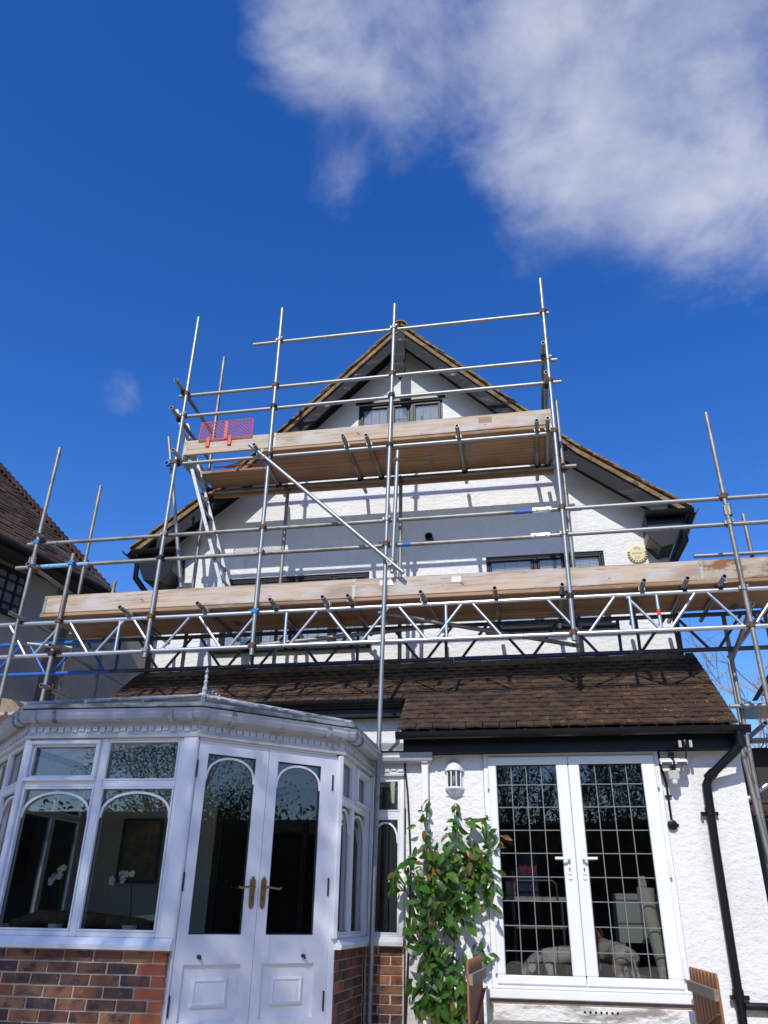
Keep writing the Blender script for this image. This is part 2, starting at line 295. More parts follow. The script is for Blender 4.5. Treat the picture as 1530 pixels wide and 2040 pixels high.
def obj(name, mb, m, parent=None, smooth=False, bevel=0, origin=None, label=None, kind=None, normals=True):
    if origin is None:
        lo = Vector([min(v[k] for v in mb.v) for k in range(3)]); hi = Vector([max(v[k] for v in mb.v) for k in range(3)])
        origin = Vector(((lo.x+hi.x)/2, (lo.y+hi.y)/2, lo.z))
    origin = Vector(origin)
    for v in mb.v: v -= origin
    me = mb.bm(name)
    if normals: fixn(me)
    me.materials.append(MATS[m])
    if smooth: me.polygons.foreach_set('use_smooth', [True]*len(me.polygons))
    o = bpy.data.objects.new(name, me); C.objects.link(o)
    place(o, origin, parent)
    if bevel:
        b = o.modifiers.new('bevel', 'BEVEL'); b.width = bevel; b.segments = 1; b.limit_method = 'ANGLE'
    if smooth and not bevel:
        o.modifiers.new('edges', 'EDGE_SPLIT').split_angle = R(40)
    if label: o['label'] = label
    if kind: o['kind'] = kind
    return o
def place(o, origin, parent):
    wpos = Vector(origin)+Vector((0, 0, E))
    o.parent = parent; o.location = wpos-(ORG[parent.name] if parent else Vector((0, 0, 0)))
    ORG[o.name] = wpos
def inst(name, me, mtx, parent):         # shared-mesh copy at matrix mtx (eye coordinates)
    o = bpy.data.objects.new(name, me); C.objects.link(o)
    mw = Matrix.Translation((0, 0, E)) @ mtx
    o.parent = parent; o.matrix_basis = Matrix.Translation(-ORG[parent.name]) @ mw
    ORG[o.name] = mw.translation.copy(); return o
def thing(name, label, cat, loc, group=None, parent=None):
    o = bpy.data.objects.new(name, None); C.objects.link(o); o.empty_display_size = .2
    place(o, loc, parent)
    if label: o['label'] = label
    if cat: o['category'] = cat
    if group: o['group'] = group
    return o
def tag(o, label, cat, group=None):
    o['label'] = label; o['category'] = cat
    if group: o['group'] = group
    return o
def frame(ex, ey, ez, o):
    m = Matrix.Identity(4)
    for i, a in enumerate((ex, ey, ez)):
        for j in range(3): m[j][i] = a[j]
    m.translation = o; return m
def mitre(path, d):
    """offset an open plan polyline outwards (to the right of travel) by d"""
    out = []
    for i, p in enumerate(path):
        ns = []
        for a, b in ((i-1, i), (i, i+1)):
            if a < 0 or b >= len(path): continue
            t = (Vector(path[b])-Vector(path[a])).normalized(); ns.append(Vector((t.y, -t.x)))
        m = ns[0] if len(ns) == 1 else (ns[0]+ns[1])/(1+ns[0].dot(ns[1]))
        out.append(Vector(p)+m*d)
    return out
def plan_sweep(mb, path, prof):         # prof: closed list of (d, z)
    rows = [mitre(path, d) for d, z in prof]; n = len(prof); k = len(path)
    vs = [(rows[j][i].x, rows[j][i].y, prof[j][1]) for i in range(k) for j in range(n)]
    fs = [(i*n+j, i*n+(j+1) % n, (i+1)*n+(j+1) % n, (i+1)*n+j) for i in range(k-1) for j in range(n)]
    return mb.add(vs, fs+[tuple(range(n)), tuple(reversed(range((k-1)*n, k*n)))])

PATIO = -1.0
# ------------------------------------------------------------------ ground
g = MB(); n = 24
g.quad((-900, -900, -E), (900, -900, -E), (900, 900, -E), (-900, 900, -E))
o = obj('lawn', g, 'lawn'); o['kind'] = 'structure'
o = obj('patio', MB().box(-10, 8.5, -6.5, 16, -E, PATIO), 'bounce_paving'); o['kind'] = 'structure'  # unseen slab, enlarged and paled to bounce warm light onto the walls

# ================================================================== HOUSE
YG, YL, YLW = 9.2, 8.1, 8.62            # gable wall, kitchen extension wall, wall behind the conservatory
XC, ZP = -1.47, 7.70                     # gable centre line and verge peak
XL, XR = -4.72, 1.80                     # gable wall ends
def slope(x):
    d = abs(x-XC); return ZP-d if d < 2.3 else ZP-2.3-(d-2.3)*.80
house = thing('house', 'white rendered house with black barge boards and brown tiled roofs behind the scaffolding', 'house', (XC, 9.0, PATIO))

def wall_strips(mb, y, depth, xs, zbot, ztop, holes):
    """front skin at y with openings, reveals, back skin"""
    cuts = sorted(set(xs+[h[0] for h in holes]+[h[1] for h in holes]))
    for a, b in zip(cuts, cuts[1:]):
        hs = sorted([h for h in holes if h[0] <= a+1e-6 and h[1] >= b-1e-6], key=lambda h: h[2])
        lo = [(zbot, zbot)]
        segs = []; z0 = (zbot, zbot)
        for h in hs:
            segs.append((z0, (h[2], h[2]))); z0 = (h[3], h[3])
        segs.append((z0, (ztop(a), ztop(b))))
        for (l0, l1), (t0, t1) in segs:
            for yy in (y, y+depth):
                mb.quad((a, yy, l0), (b, yy, l1), (b, yy, t1), (a, yy, t0))
    for h in holes:
        x0, x1, z0, z1 = h; d = depth
        mb.quad((x0, y, z0), (x1, y, z0), (x1, y+d, z0), (x0, y+d, z0)); mb.quad((x0, y, z1), (x1, y, z1), (x1, y+d, z1), (x0, y+d, z1))
        mb.quad((x0, y, z0), (x0, y, z1), (x0, y+d, z1), (x0, y+d, z0)); mb.quad((x1, y, z0), (x1, y, z1), (x1, y+d, z1), (x1, y+d, z0))
ATTIC = (-2.13, -.91, 5.62, 6.60); WR = (-.40, 1.05, 3.12, 4.08); WLh = (-3.88, -1.91, 2.99, 3.97)
mb = MB()
wall_strips(mb, YG, .28, [XL, XC-2.3, XC, XC+2.3, XR], 1.7, lambda x: slope(x)-.16, [ATTIC, WR, WLh])
for x in (XL, XR):
    mb.quad((x, YG, 1.7), (x, 15.5, 1.7), (x, 15.5, slope(x)-.16), (x, YG, slope(x)-.16))
obj('wall', mb, 'render', house, normals=False, label='white roughcast gable wall')
# extension wall with the french door opening
DO = (-.48, 1.20, -.60, 1.46)
mb = MB(); wall_strips(mb, YL, .25, [-1.25, 1.94], PATIO, lambda x: 1.66, [DO])
mb.quad((1.94, YL, PATIO), (1.94, 12.0, PATIO), (1.94, 12.0, 1.66), (1.94, YL, 1.66)); mb.add([(1.94, YL, 1.66), (1.94, YG+.1, 1.66), (1.94, YG+.1, 2.5)], [(0, 1, 2)])
mb.quad((-1.25, YL, PATIO), (-1.25, YLW, PATIO), (-1.25, YLW, 1.66), (-1.25, YL, 1.66))
obj('wall', mb, 'render', house, normals=False, label='white roughcast wall round the french doors')
mb = MB(); wall_strips(mb, YLW, .25, [-5.05, -1.0], PATIO, lambda x: 2.12, [(-3.42, -1.50, PATIO+.12, 1.22)])
obj('wall', mb, 'inner_wall', house, normals=False, label='cream rendered wall behind the conservatory')
obj('wall', MB().box(XL, -1.27, YLW-.022, YLW-.004, 1.62, 2.12), 'render', house, label='rendered strip of wall under the eaves above the conservatory')
obj('flashing', MB().obox((-4.9, YLW-.03, 1.66), (3.62, 0, 0), (0, -.26, -.12), (0, .004, .012)), 'lead', house)
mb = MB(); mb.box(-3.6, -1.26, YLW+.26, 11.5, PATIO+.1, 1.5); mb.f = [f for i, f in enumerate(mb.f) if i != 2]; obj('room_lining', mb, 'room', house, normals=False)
mb = MB()
for a, b, c, d in ((-3.42, -3.35, PATIO+.12, 1.22), (-1.57, -1.50, PATIO+.12, 1.22), (-3.35, -1.57, 1.15, 1.22), (-2.46, -2.40, PATIO+.12, 1.15)): mb.box(a, b, YLW+.03, YLW+.09, c, d)
obj('inner_door_frame', mb, 'dark_timber', house)
# kitchen room behind the doors
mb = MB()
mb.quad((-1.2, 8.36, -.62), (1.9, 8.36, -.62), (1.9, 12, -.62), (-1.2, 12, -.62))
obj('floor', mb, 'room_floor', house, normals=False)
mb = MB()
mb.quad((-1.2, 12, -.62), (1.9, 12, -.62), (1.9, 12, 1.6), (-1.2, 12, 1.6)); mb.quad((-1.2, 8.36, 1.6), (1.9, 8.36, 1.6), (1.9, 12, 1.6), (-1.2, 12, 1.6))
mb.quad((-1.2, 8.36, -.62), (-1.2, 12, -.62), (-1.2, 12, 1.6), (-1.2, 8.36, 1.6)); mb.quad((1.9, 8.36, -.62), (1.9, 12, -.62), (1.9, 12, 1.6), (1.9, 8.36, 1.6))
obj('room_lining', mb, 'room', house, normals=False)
# upstairs rooms: plain dark backs behind the windows
for (x0, x1, z0, z1) in (ATTIC, WR, WLh):
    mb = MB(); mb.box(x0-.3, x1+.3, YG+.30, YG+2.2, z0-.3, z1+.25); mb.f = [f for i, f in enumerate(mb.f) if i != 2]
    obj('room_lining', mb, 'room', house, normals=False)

# windows of the gable wall
def window(x0, x1, z0, z1, lights, blind_to, toplight=None, fm='black_frame', came=True):
    y = YG+.018
    w = thing('window', None, None, ((x0+x1)/2, y, z0), parent=house)
    f = .036; fr = MB()
    fr.box(x0, x1, y, y+.07, z1-f, z1); fr.box(x0, x1, y, y+.07, z0, z0+f)
    fr.box(x0, x0+f, y, y+.07, z0+f, z1-f); fr.box(x1-f, x1, y, y+.07, z0+f, z1-f)
    xs = [x0+f]+[x0+(x1-x0)*l for l in lights]+[x1-f]
    for x in xs[1:-1]: fr.box(x-.026, x+.026, y+.001, y+.069, z0+f, z1-f)
    obj('frame', fr, fm, w, bevel=.006)
    for i, (a, b) in enumerate(zip(xs, xs[1:])):
        a += .0 if i == 0 else .026; b -= .0 if i == len(xs)-2 else .026
        sz0, sz1 = z0+f, z1-f
        if toplight is not None and i == toplight: sz0 = z1-f-.52*(z1-z0-2*f)
        sh = MB(); s = .030
        sh.box(a, b, y-.004, y+.05, sz1-s, sz1); sh.box(a, b, y-.004, y+.05, sz0, sz0+s); sh.box(a, a+s, y-.004, y+.05, sz0+s, sz1-s); sh.box(b-s, b, y-.004, y+.05, sz0+s, sz1-s)
        obj('sash', sh, fm, w, bevel=.005)
        obj('pane', MB().box(a+s, b-s, y+.018, y+.024, sz0+s, sz1-s), 'pane', w)
        if came:
            cm = MB()
            for k in (1, 2): xx = a+s+(b-a-2*s)*k/3; cm.box(xx-.0025, xx+.0025, y+.012, y+.017, sz0+s, sz1-s)
            nr = max(2, round((sz1-sz0)/.27))
            for k in range(1, nr): zz = sz0+s+(sz1-sz0-2*s)*k/nr; cm.box(a+s, b-s, y+.0115, y+.0165, zz-.0025, zz+.0025)
            obj('lead_came', cm, 'lead_came', w)
        if toplight is not None and i == toplight:
            obj('pane', MB().box(a, b, y+.018, y+.024, z0+f, sz0-.02), 'pane', w)
    bl = MB(); z = z1-f-.01; bz = z0+(z1-z0)*(1-blind_to)
    while z > bz:
        bl.obox((x0+f, y+.034, z-.020), (x1-x0-2*f, 0, 0), (0, .010, .021), (0, .002, -.001)); z -= .0195
    obj('blind', bl, 'blind', w)
    obj('sill', MB().box(x0-.05, x1+.05, YG-.07, YG+.015, z0-.05, z0-.002), 'black_gloss', w, bevel=.006)
    return w
window(*ATTIC, [.385, .63], 1.0, toplight=1)
window(*WR, [.42, .68], 1.0)
wl = window(*WLh, [.26, .5, .76], 1.0)
obj('lintel', MB().box(ATTIC[0]-.04, ATTIC[1]+.04, YG-.03, YG+.05, ATTIC[3]+.004, ATTIC[3]+.035), 'black_gloss', house)
obj('flue', MB().tube(at(857, 1078, YG)+Vector((0, -.16, 0)), at(857, 1078, YG)+Vector((0, .1, 0)), .05, 14, .04), 'black_gloss', house, smooth=True)

# barge boards, soffits, pendant
def along(x0, x1, zo0, zo1, y0, y1, name, m, par=house, **k):
    """board following the verge between plan x0 and x1; zo offsets below the verge line"""
    xs = [x0]+[x for x in (XC-2.3, XC+2.3) if min(x0, x1) < x < max(x0, x1)]+[x1]
    xs = sorted(xs); mb = MB()
    top = [(x, y0, slope(x)-zo0) for x in xs]; bot = [(x, y0, slope(x)-zo1) for x in reversed(xs)]
    mb.prism(top+bot, (0, y1-y0, 0)); return obj(name, mb, m, par, **k)
YB = 8.84
along(XC-3.30, XC-.075, .115, .345, YB, YB+.035, 'barge_board', 'barge', bevel=.004, label='weathered black barge board left of the peak')
along(XC+.075, XC+3.30, .115, .345, YB, YB+.035, 'barge_board', 'barge', bevel=.004, label='flaking black barge board right of the peak')
along(XC-3.60, XC-.0, .045, .112, YB-.03, YB+.03, 'undercloak', 'verge_tile')
along(XC+.0, XC+3.52, .045, .112, YB-.03, YB+.03, 'undercloak', 'verge_tile')
along(XC-3.3, XC, .13, .155, YB+.036, YG+.2, 'soffit', 'soffit'); along(XC, XC+3.3, .13, .155, YB+.036, YG+.2, 'soffit', 'soffit')
pz = slope(XC)-.16
prof = [(-.075, 0), (0, .09), (.075, 0), (.075, -.42), (.05, -.47), (.085, -.56), (.06, -.66), (0, -.76), (-.06, -.66), (-.085, -.56), (-.05, -.47), (-.075, -.42)]
obj('pendant', MB().prism([(XC+x, YB-.03, pz-.05+z) for x, z in prof], (0, .06, 0)), 'barge', house, bevel=.004)
# boxed eaves and gutters at both feet of the gable
for s in (-1, 1):
    x0, x1 = XC+s*3.02, XC+s*(3.56 if s < 0 else 3.46)
    bx = MB(); zt = slope(x1)-.10
    bx.prism([(x0, YB+.0, zt+.02), (x1, YB+.0, zt-.06), (x1-s*.05, YB, zt-.20), (x1-s*.16, YB, zt-.42), (x0-s*.1+s*.22, YB, zt-.46), (x0, YB, zt-.30)], (0, 1.0, 0))
    obj('eaves_box', bx, 'black_gloss', house, bevel=.006)
    gt = MB(); pr = [(.058*math.cos(a), .058*math.sin(a)) for a in [math.pi+i*math.pi/8 for i in range(9)]]; pr += [(.052*math.cos(a), .052*math.sin(a)) for a in [2*math.pi-i*math.pi/8 for i in range(9)]]
    gt.prism([(min(x0, x1)-.02, YB-.075+a, zt-.02+b) for a, b in pr], (abs(x1-x0)+.12, 0, 0))
    obj('gutter', gt, 'black_gloss', house, smooth=True)
    gt = MB(); gt.prism([(x1+s*.10+a, YB-.1, zt-.02+b) for a, b in pr], (0, 6.2, 0)); obj('gutter', gt, 'black_gloss', house, smooth=True)
    px = XC+s*3.36
    obj('downpipe', MB().path([(x1-s*.02, YB+.02, zt-.16), (x1-s*.02, YB+.04, zt-.36), (x1-s*.22, YG-.05, zt-.66), (x1-s*.22, YG+.06, 2.2)], .034, 10), 'black_gloss', house, smooth=True)
obj('cable', MB().path([at(320, 1130, YG)+Vector((0, -.02, 0)), at(350, 1125, YG)+Vector((0, -.03, 0)), at(347, 1150, YG)+Vector((0, -.02, 0)), at(342, 1175, YG)+Vector((0, -.02, 0))], .008, 6), 'cable', house)

# roofs: tile pieces
def tile_mesh(name, w, l, t, m, seed):
    rr = random.Random(seed); mb = MB(); n = 3
    zt = [rr.uniform(-.002, .003) for _ in range(n+1)]; ye = [rr.uniform(-.006, .006) for _ in range(n+1)]
    vs = []
    for i in range(n+1):
        x = -w/2+w*i/n; c = .006*(1-(2*i/n-1)**2)
        for y, z in ((ye[i], zt[i]+c), (l, 0), (l, -t), (ye[i], -t+zt[i]+c)): vs.append((x, y, z+t))
    fs = [(i*4+j, i*4+(j+1) % 4, (i+1)*4+(j+1) % 4, (i+1)*4+j) for i in range(n) for j in range(4)]+[(0, 1, 2, 3), (n*4+3, n*4+2, n*4+1, n*4)]
    mb.add(vs, fs); me = mb.bm(name); fixn(me); me.materials.append(MATS[m]); return me
TW, TL, TT, GA = .156, .255, .019, .104
tmesh = [tile_mesh('tile', TW, TL, TT, 'roof_tile', 40+i) for i in range(6)]
roofs = thing('roof', None, None, (.35, 8.4, 1.6), parent=house)
e0, e1 = Vector((0, 7.80, 1.640)), Vector((0, 9.2, 2.716)); sv = (e1-e0).normalized(); nv = Vector((0, -sv.z, sv.y))
RL, RRX, RMID = -4.86, 1.875, -1.27
obj('roof_deck', MB().obox((RMID, e0.y+.03, e0.z-.035), (RRX-RMID-.02, 0, 0), sv*1.70, nv*-.03), 'dark_timber', roofs)
YE2 = 8.36
k2 = (YE2-e0.y)/sv.y
obj('roof_deck', MB().obox((RL+.03, e0.y+.03+sv.y*k2, e0.z-.036+sv.z*k2), (RMID-RL-.04, 0, 0), sv*(1.70-k2), nv*-.03), 'dark_timber', roofs)
slots = []
ncourse = int(1.74/GA)
for c in range(ncourse):
    s = c*GA; pos = e0+sv*(s-.03)
    xa = RMID if pos.y+sv.y*.06 < YE2 else RL
    x = xa+(TW+.008)*(.5 if c % 2 == 0 else 0.0); 
    while x < RRX+.02:
        w = 1
        slots.append((c, x, s)); x += TW+.008
slots2 = []
cnt = 0; stuff = MB()
order = sorted(slots, key=lambda q: (q[1] < RMID-.01, q[0]))
for i, (c, x, s) in enumerate(order):
    rr = random.Random(i*13+5)
    tilt = R(5.4)+R(rr.uniform(-1.2, 1.6)); ex = Vector((1, 0, rr.uniform(-.02, .02))).normalized()
    ey = (sv*math.cos(tilt)-nv*math.sin(tilt)); ey = (ey+ex*rr.uniform(-.012, .012)).normalized(); ez = ex.cross(ey).normalized(); ex = ey.cross(ez)
    o_ = e0+sv*(s-.03+rr.uniform(-.008, .008))+nv*(.018+rr.uniform(0, .004)); o_.x = x
    sx = 1.0
    left, right = x-TW/2, x+TW/2
    lim = RMID if c*GA*sv.y+e0.y < YE2 else RL
    if left < lim-.012: continue
    if right > RRX+.012: continue
    m = frame(ex, ey, ez, o_)
    if cnt < 296 and x > RMID:
        inst('roof_tile', tmesh[rr.randrange(6)], m, roofs); cnt += 1
    else:
        me = tmesh[rr.randrange(6)]
        stuff.add([m @ v.co for v in me.vertices], [tuple(p.vertices) for p in me.polygons])
# half tiles at the verges
for c in range(ncourse):
    for x in ((RRX-.02, RMID+.02) if c*GA*sv.y+e0.y < YE2 else (RRX-.02, RL+.02)):
        m = frame(Vector((1, 0, 0)), (sv*math.cos(R(4.4))-nv*math.sin(R(4.4))), (nv*math.cos(R(4.4))+sv*math.sin(R(4.4))), Vector((x, 0, 0))+Vector((0, (e0+sv*(c*GA-.03)).y, (e0+sv*(c*GA-.03)).z))+nv*.014)
        me = tmesh[c % 6]; stuff.add([m @ Vector((v.co.x*.55, v.co.y, v.co.z)) for v in me.vertices], [tuple(p.vertices) for p in me.polygons])
obj('roof_tiles', stuff, 'roof_tile_old', roofs, kind='stuff', normals=False, label='upper courses of small brown clay tiles')
# moss cushions on the right of the extension roof
ms = MB(); rr = random.Random(3)
for i in range(900):
    x = min(RRX-.05, max(RMID+.1, rr.gauss(1.05, .55))); s = abs(rr.gauss(.25, .45))
    if s > 1.6: continue
    p = e0+sv*(math.floor(s/GA)*GA+.0+rr.uniform(-.02, .03))+nv*.036; p.x = x
    a, b, h = rr.uniform(.008, .03), rr.uniform(.006, .018), rr.uniform(.005, .014)
    vs = []; k = 6
    for j in range(k): an = 2*math.pi*j/k; f = rr.uniform(.7, 1.2); vs.append(p+Vector((1, 0, 0))*a*f*math.cos(an)+sv*b*f*math.sin(an)-nv*.012)
    for j in range(k): an = 2*math.pi*j/k+.3; vs.append(p+Vector((1, 0, 0))*a*.6*math.cos(an)+sv*b*.6*math.sin(an)+nv*h*.8)
    vs.append(p+nv*h)
    ms.add(vs, [(j, (j+1) % k, k+(j+1) % k, k+j) for j in range(k)]+[(k+j, k+(j+1) % k, 2*k) for j in range(k)])
obj('moss', ms, 'moss', roofs, kind='stuff', smooth=False)
obj('flashing', MB().obox((RL+.1, YG-.012, 2.70), (RRX-RL-.15, 0, 0), (0, -.13, -.10), (0, -.003, .006)), 'lead', house)
# main roof: slabs with stepped courses at the verge
ml = MB(); rr = random.Random(11)
for s in (-1, 1):
    for a, b in ((0, 2.3), (2.3, 3.62 if s < 0 else 3.53)):
        p0 = Vector((XC+s*a, 0, slope(XC+s*a))); p1 = Vector((XC+s*b, 0, slope(XC+s*b)))
        d = (p0-p1); L = d.length; d /= L; nn = Vector((s*d.z, 0, -s*d.x)) if True else None
        if nn.z < 0: nn = -nn
        sl_ = MB(); sl_.obox((p1.x, YB+.05, p1.z-.05), d*L, (0, 6.6, 0), nn*.05)
        obj('roof_deck', sl_, 'dark_timber', roofs)
        q = 0
        while q < L-.02:
            base = p1+d*(q-.03)
            y = YB-.045+rr.uniform(-.012, .012)
            for col in range(3):
                t = R(4.5+rr.uniform(-1, 1.5)); ex = Vector((0, 1, 0)); ey = d*math.cos(t)-nn*math.sin(t); ez = nn*math.cos(t)+d*math.sin(t)
                o_ = base+nn*(.012+rr.uniform(0, .006)); o_.y = y
                ml.obox(o_, ex*(TW), ey*min(TL, L-q+.02 if a == 0 else TL), ez*.016); y += TW+.008
            ml.obox(base+nn*.012+Vector((0, y-base.y, 0)), Vector((0, 6, 0)), (d*math.cos(R(4.5))-nn*math.sin(R(4.5)))*min(TL, L-q+.02 if a == 0 else TL), nn*.015)
            q += .1
obj('roof_tiles', ml, 'verge_tile', roofs, kind='stuff', label='ochre verge tiles stepping up the gable')
for i in range(8):
    y = YB-.06+i*.43
    r_ = MB(); pr = [(.12*math.cos(a), .12*math.sin(a)) for a in [R(-10)+i2*R(200)/8 for i2 in range(9)]]; pr += [(.10*math.cos(a), .10*math.sin(a)) for a in [R(190)-i2*R(200)/8 for i2 in range(9)]]
    r_.prism([(XC+a, y, ZP-.045+b*.9) for a, b in pr], (0, .42, 0)); obj('ridge_tile', r_, 'verge_tile', roofs)
# rear wing whose tiled slope shows left of the gable
wg = MB(); A = at(448, 935, 11.0); B = at(640, 935, 11.0); top = at(600, 818, 12.0)
dx = Vector((1, 0, 0)); up = Vector((0, .66, .75)).normalized(); nn = Vector((0, -.75, .66)).normalized()
hgt = 2.1
for i in range(int(hgt/.1)):
    f = i*.1/hgt; x0 = A.x+(B.x-A.x)*f*.78; base = Vector((x0, A.y, A.z))+up*(i*.1)
    x = x0
    while x < B.x+.6:
        wg.obox(base+Vector((x-x0, 0, 0))+nn*(.01+rr.uniform(0, .012)), (TW+rr.uniform(-.004, 0), 0, 0), up*.2-nn*.016, nn*.016); x += TW+.006
obj('roof_tiles', wg, 'roof_tile_old', roofs, kind='stuff', label='brown tiled slope of the rear wing')
obj('wall', MB().box(A.x+.15, B.x+.5, 11.12, 13.5, 1.0, A.z+.02), 'render', house)

# fascias and gutters of the extension
def hr_gutter(x0, x1, yc, zc, r=.058):
    pr = [(r*math.cos(a), r*math.sin(a)) for a in [math.pi+i*math.pi/10 for i in range(11)]]+[((r-.006)*math.cos(a), (r-.006)*math.sin(a)) for a in [2*math.pi-i*math.pi/10 for i in range(11)]]
    g = obj('gutter', MB().prism([(x0, yc+a, zc+b) for a, b in pr], (x1-x0, 0, 0)), 'black_gloss', house, smooth=True)
    x = x0+.35
    while x < x1-.1:
        pb = [((r+.007)*math.cos(a), (r+.007)*math.sin(a)) for a in [R(175)+i*R(190)/10 for i in range(11)]]+[((r+.001)*math.cos(a), (r+.001)*math.sin(a)) for a in [R(365)-i*R(190)/10 for i in range(11)]]
        obj('gutter_bracket', MB().prism([(x, yc+a, zc+b) for a, b in pb], (.03, 0, 0)), 'black_gloss', g); x += .9
    for xe in (x0, x1-.006):
        obj('stop_end', MB().prism([(xe, yc+a*1.03, zc+b*1.03) for a, b in pr[:11]], (.006, 0, 0)), 'black_gloss', g)
    return g
hr_gutter(-1.31, 2.0, 7.815, 1.615, .064)
obj('fascia', MB().box(-1.26, 1.95, 7.965, 7.985, 1.44, 1.66), 'black_gloss', house)
obj('soffit', MB().box(-1.26, 1.95, 7.986, YL-.001, 1.445, 1.46), 'soffit', house)
hr_gutter(RL, -1.33, 8.375, 2.09)
obj('fascia', MB().box(RL+.05, -1.28, 8.44, 8.465, 1.93, 2.08), 'black_gloss', house)
obj('soffit', MB().box(RL+.05, -1.28, 8.466, YLW-.03, 1.935, 1.955), 'soffit', house)
# right downpipe with swan neck
dp = MB().path([(1.90, 7.815, 1.58), (1.90, 7.815, 1.47), (1.86, 7.84, 1.41), (1.62, 8.02, 1.20), (1.585, 8.045, 1.13), (1.575, 8.05, .6), (1.56, 8.05, PATIO)], .038, 12)
d = obj('downpipe', dp, 'black_gloss', house, smooth=True)
for p0, p1 in (((1.9, 7.815, 1.50), (1.9, 7.815, 1.43)), ((1.66, 7.99, 1.235), (1.60, 8.035, 1.18)), ((1.578, 8.048, .93), (1.578, 8.048, .86)), ((1.563, 8.05, -.50), (1.563, 8.05, -.60))):
    obj('pipe_socket', MB().tube(p0, p1, .046, 12), 'black_gloss', d, smooth=True)
for z in (.88, -.56):
    obj('pipe_clip', MB().box(1.50, 1.65, 8.055, 8.098, z-.015, z+.015).tube((1.503, 8.06, z), (1.503, 8.02, z), .014, 8), 'black_gloss', d)
obj('drain_pipe', MB().tube((1.60, 8.05, -.62), (1.95, 8.05, -.62), .03, 10).box(1.80, 1.97, 7.93, 8.09, PATIO, -.56), 'black_gloss', house, bevel=.004)
obj('plinth', MB().box(-.47, 1.28, 8.02, YL-.002, PATIO, -.66), 'plinth', house, bevel=.004)
for i in range(7): obj('vent_hole', MB().tube((.30+i*.045, 8.019, -.70), (.30+i*.045, 8.0165, -.70), .010, 8), 'soffit', house)

# french doors
fd = thing('french_door', None, None, (.36, YL, -.6), parent=house)
y0 = YL-.02
mb = MB(); x0, x1, z0, z1 = DO
mb.box(x0+.004, x0+.065, y0, y0+.09, z0+.05, z1-.004); mb.box(x1-.065, x1-.004, y0, y0+.09, z0+.05, z1-.004); mb.box(x0+.065, x1-.065, y0, y0+.09, z1-.06, z1-.004); mb.box(x0+.065, x1-.065, y0, y0+.09, z0+.05, z0+.10)
obj('frame', mb, 'upvc', fd, bevel=.006)
obj('sill', MB().box(x0-.03, x1+.07, y0-.09, y0+.05, z0-.02, z0+.048), 'upvc', fd, bevel=.008)
obj('sub_sill', MB().box(x0-.02, x1+.06, y0-.05, YL-.003, z0-.075, z0-.022), 'cedar_grey', fd, bevel=.004)
GL = [(-.352, .225), (.445, 1.025)]
for k, (lx0, lx1) in enumerate(((x0+.05, .338), (.342, x1-.05))):
    lf = MB(); a, b = GL[k]; zz0, zz1 = z0+.085, z1-.045; g0, g1 = -.445, 1.335; yy = y0-.022
    lf.box(lx0, lx1, yy, yy+.07, g1, zz1); lf.box(lx0, lx1, yy, yy+.07, zz0, g0); lf.box(lx0, a, yy, yy+.07, g0, g1); lf.box(b, lx1, yy, yy+.07, g0, g1)
    lo = obj('door_leaf', lf, 'upvc', fd, bevel=.008)
    obj('pane', MB().box(a, b, yy+.03, yy+.036, g0, g1), 'pane_old', fd)
    for i in range(1, 4): xx = a+(b-a)*i/4; obj('glazing_bar', MB().box(xx-.0038, xx+.0038, yy+.022, yy+.0295, g0, g1), 'lead_came', fd)
    for zz in (1.15, .945, .74, .54, .34, .14, -.06, -.26): obj('glazing_bar', MB().box(a, b, yy+.0205, yy+.0285, zz-.0038, zz+.0038), 'lead_came', fd)
    obj('gasket', MB().box(a, a+.006, yy+.012, yy+.02, g0, g1).box(b-.006, b, yy+.012, yy+.02, g0, g1).box(a+.006, b-.006, yy+.012, yy+.02, g1-.006, g1).box(a+.006, b-.006, yy+.012, yy+.02, g0, g0+.006), 'iron', fd)
    hx = .275 if k == 0 else .405; s = -1 if k == 0 else 1
    h = MB().box(hx-.016, hx+.016, yy-.012, yy, .36, .60)
    h.tube((hx, yy, .495), (hx, yy-.05, .495), .012, 10).obox((hx-s*.01, yy-.062, .484), (s*.135, 0, 0), (0, .014, 0), (0, 0, .022))
    h.tube((hx, yy-.0, .335), (hx, yy-.012, .335), .018, 12)
    obj('handle', h, 'upvc', fd, bevel=.003)
    obj('keyhole', MB().box(hx-.004, hx+.004, yy-.0145, yy-.0125, .385, .415).tube((hx, yy-.0125, .41), (hx, yy-.0145, .41), .007, 8), 'iron', fd)
    for zz in (1.20, .43, -.35):
        hxx = x0+.045 if k == 0 else x1-.045
        obj('hinge', MB().tube((hxx, yy-.012, zz-.07), (hxx, yy-.012, zz+.07), .011, 8).tube((hxx, yy-.012, zz-.085), (hxx, yy-.012, zz-.071), .012, 8), 'upvc', fd)
step = obj('door_step', MB().box(-.50, 1.10, 6.95, 8.0, PATIO, -.775), 'stone', bevel=.01); tag(step, 'rough stone step below the white french doors', 'step')

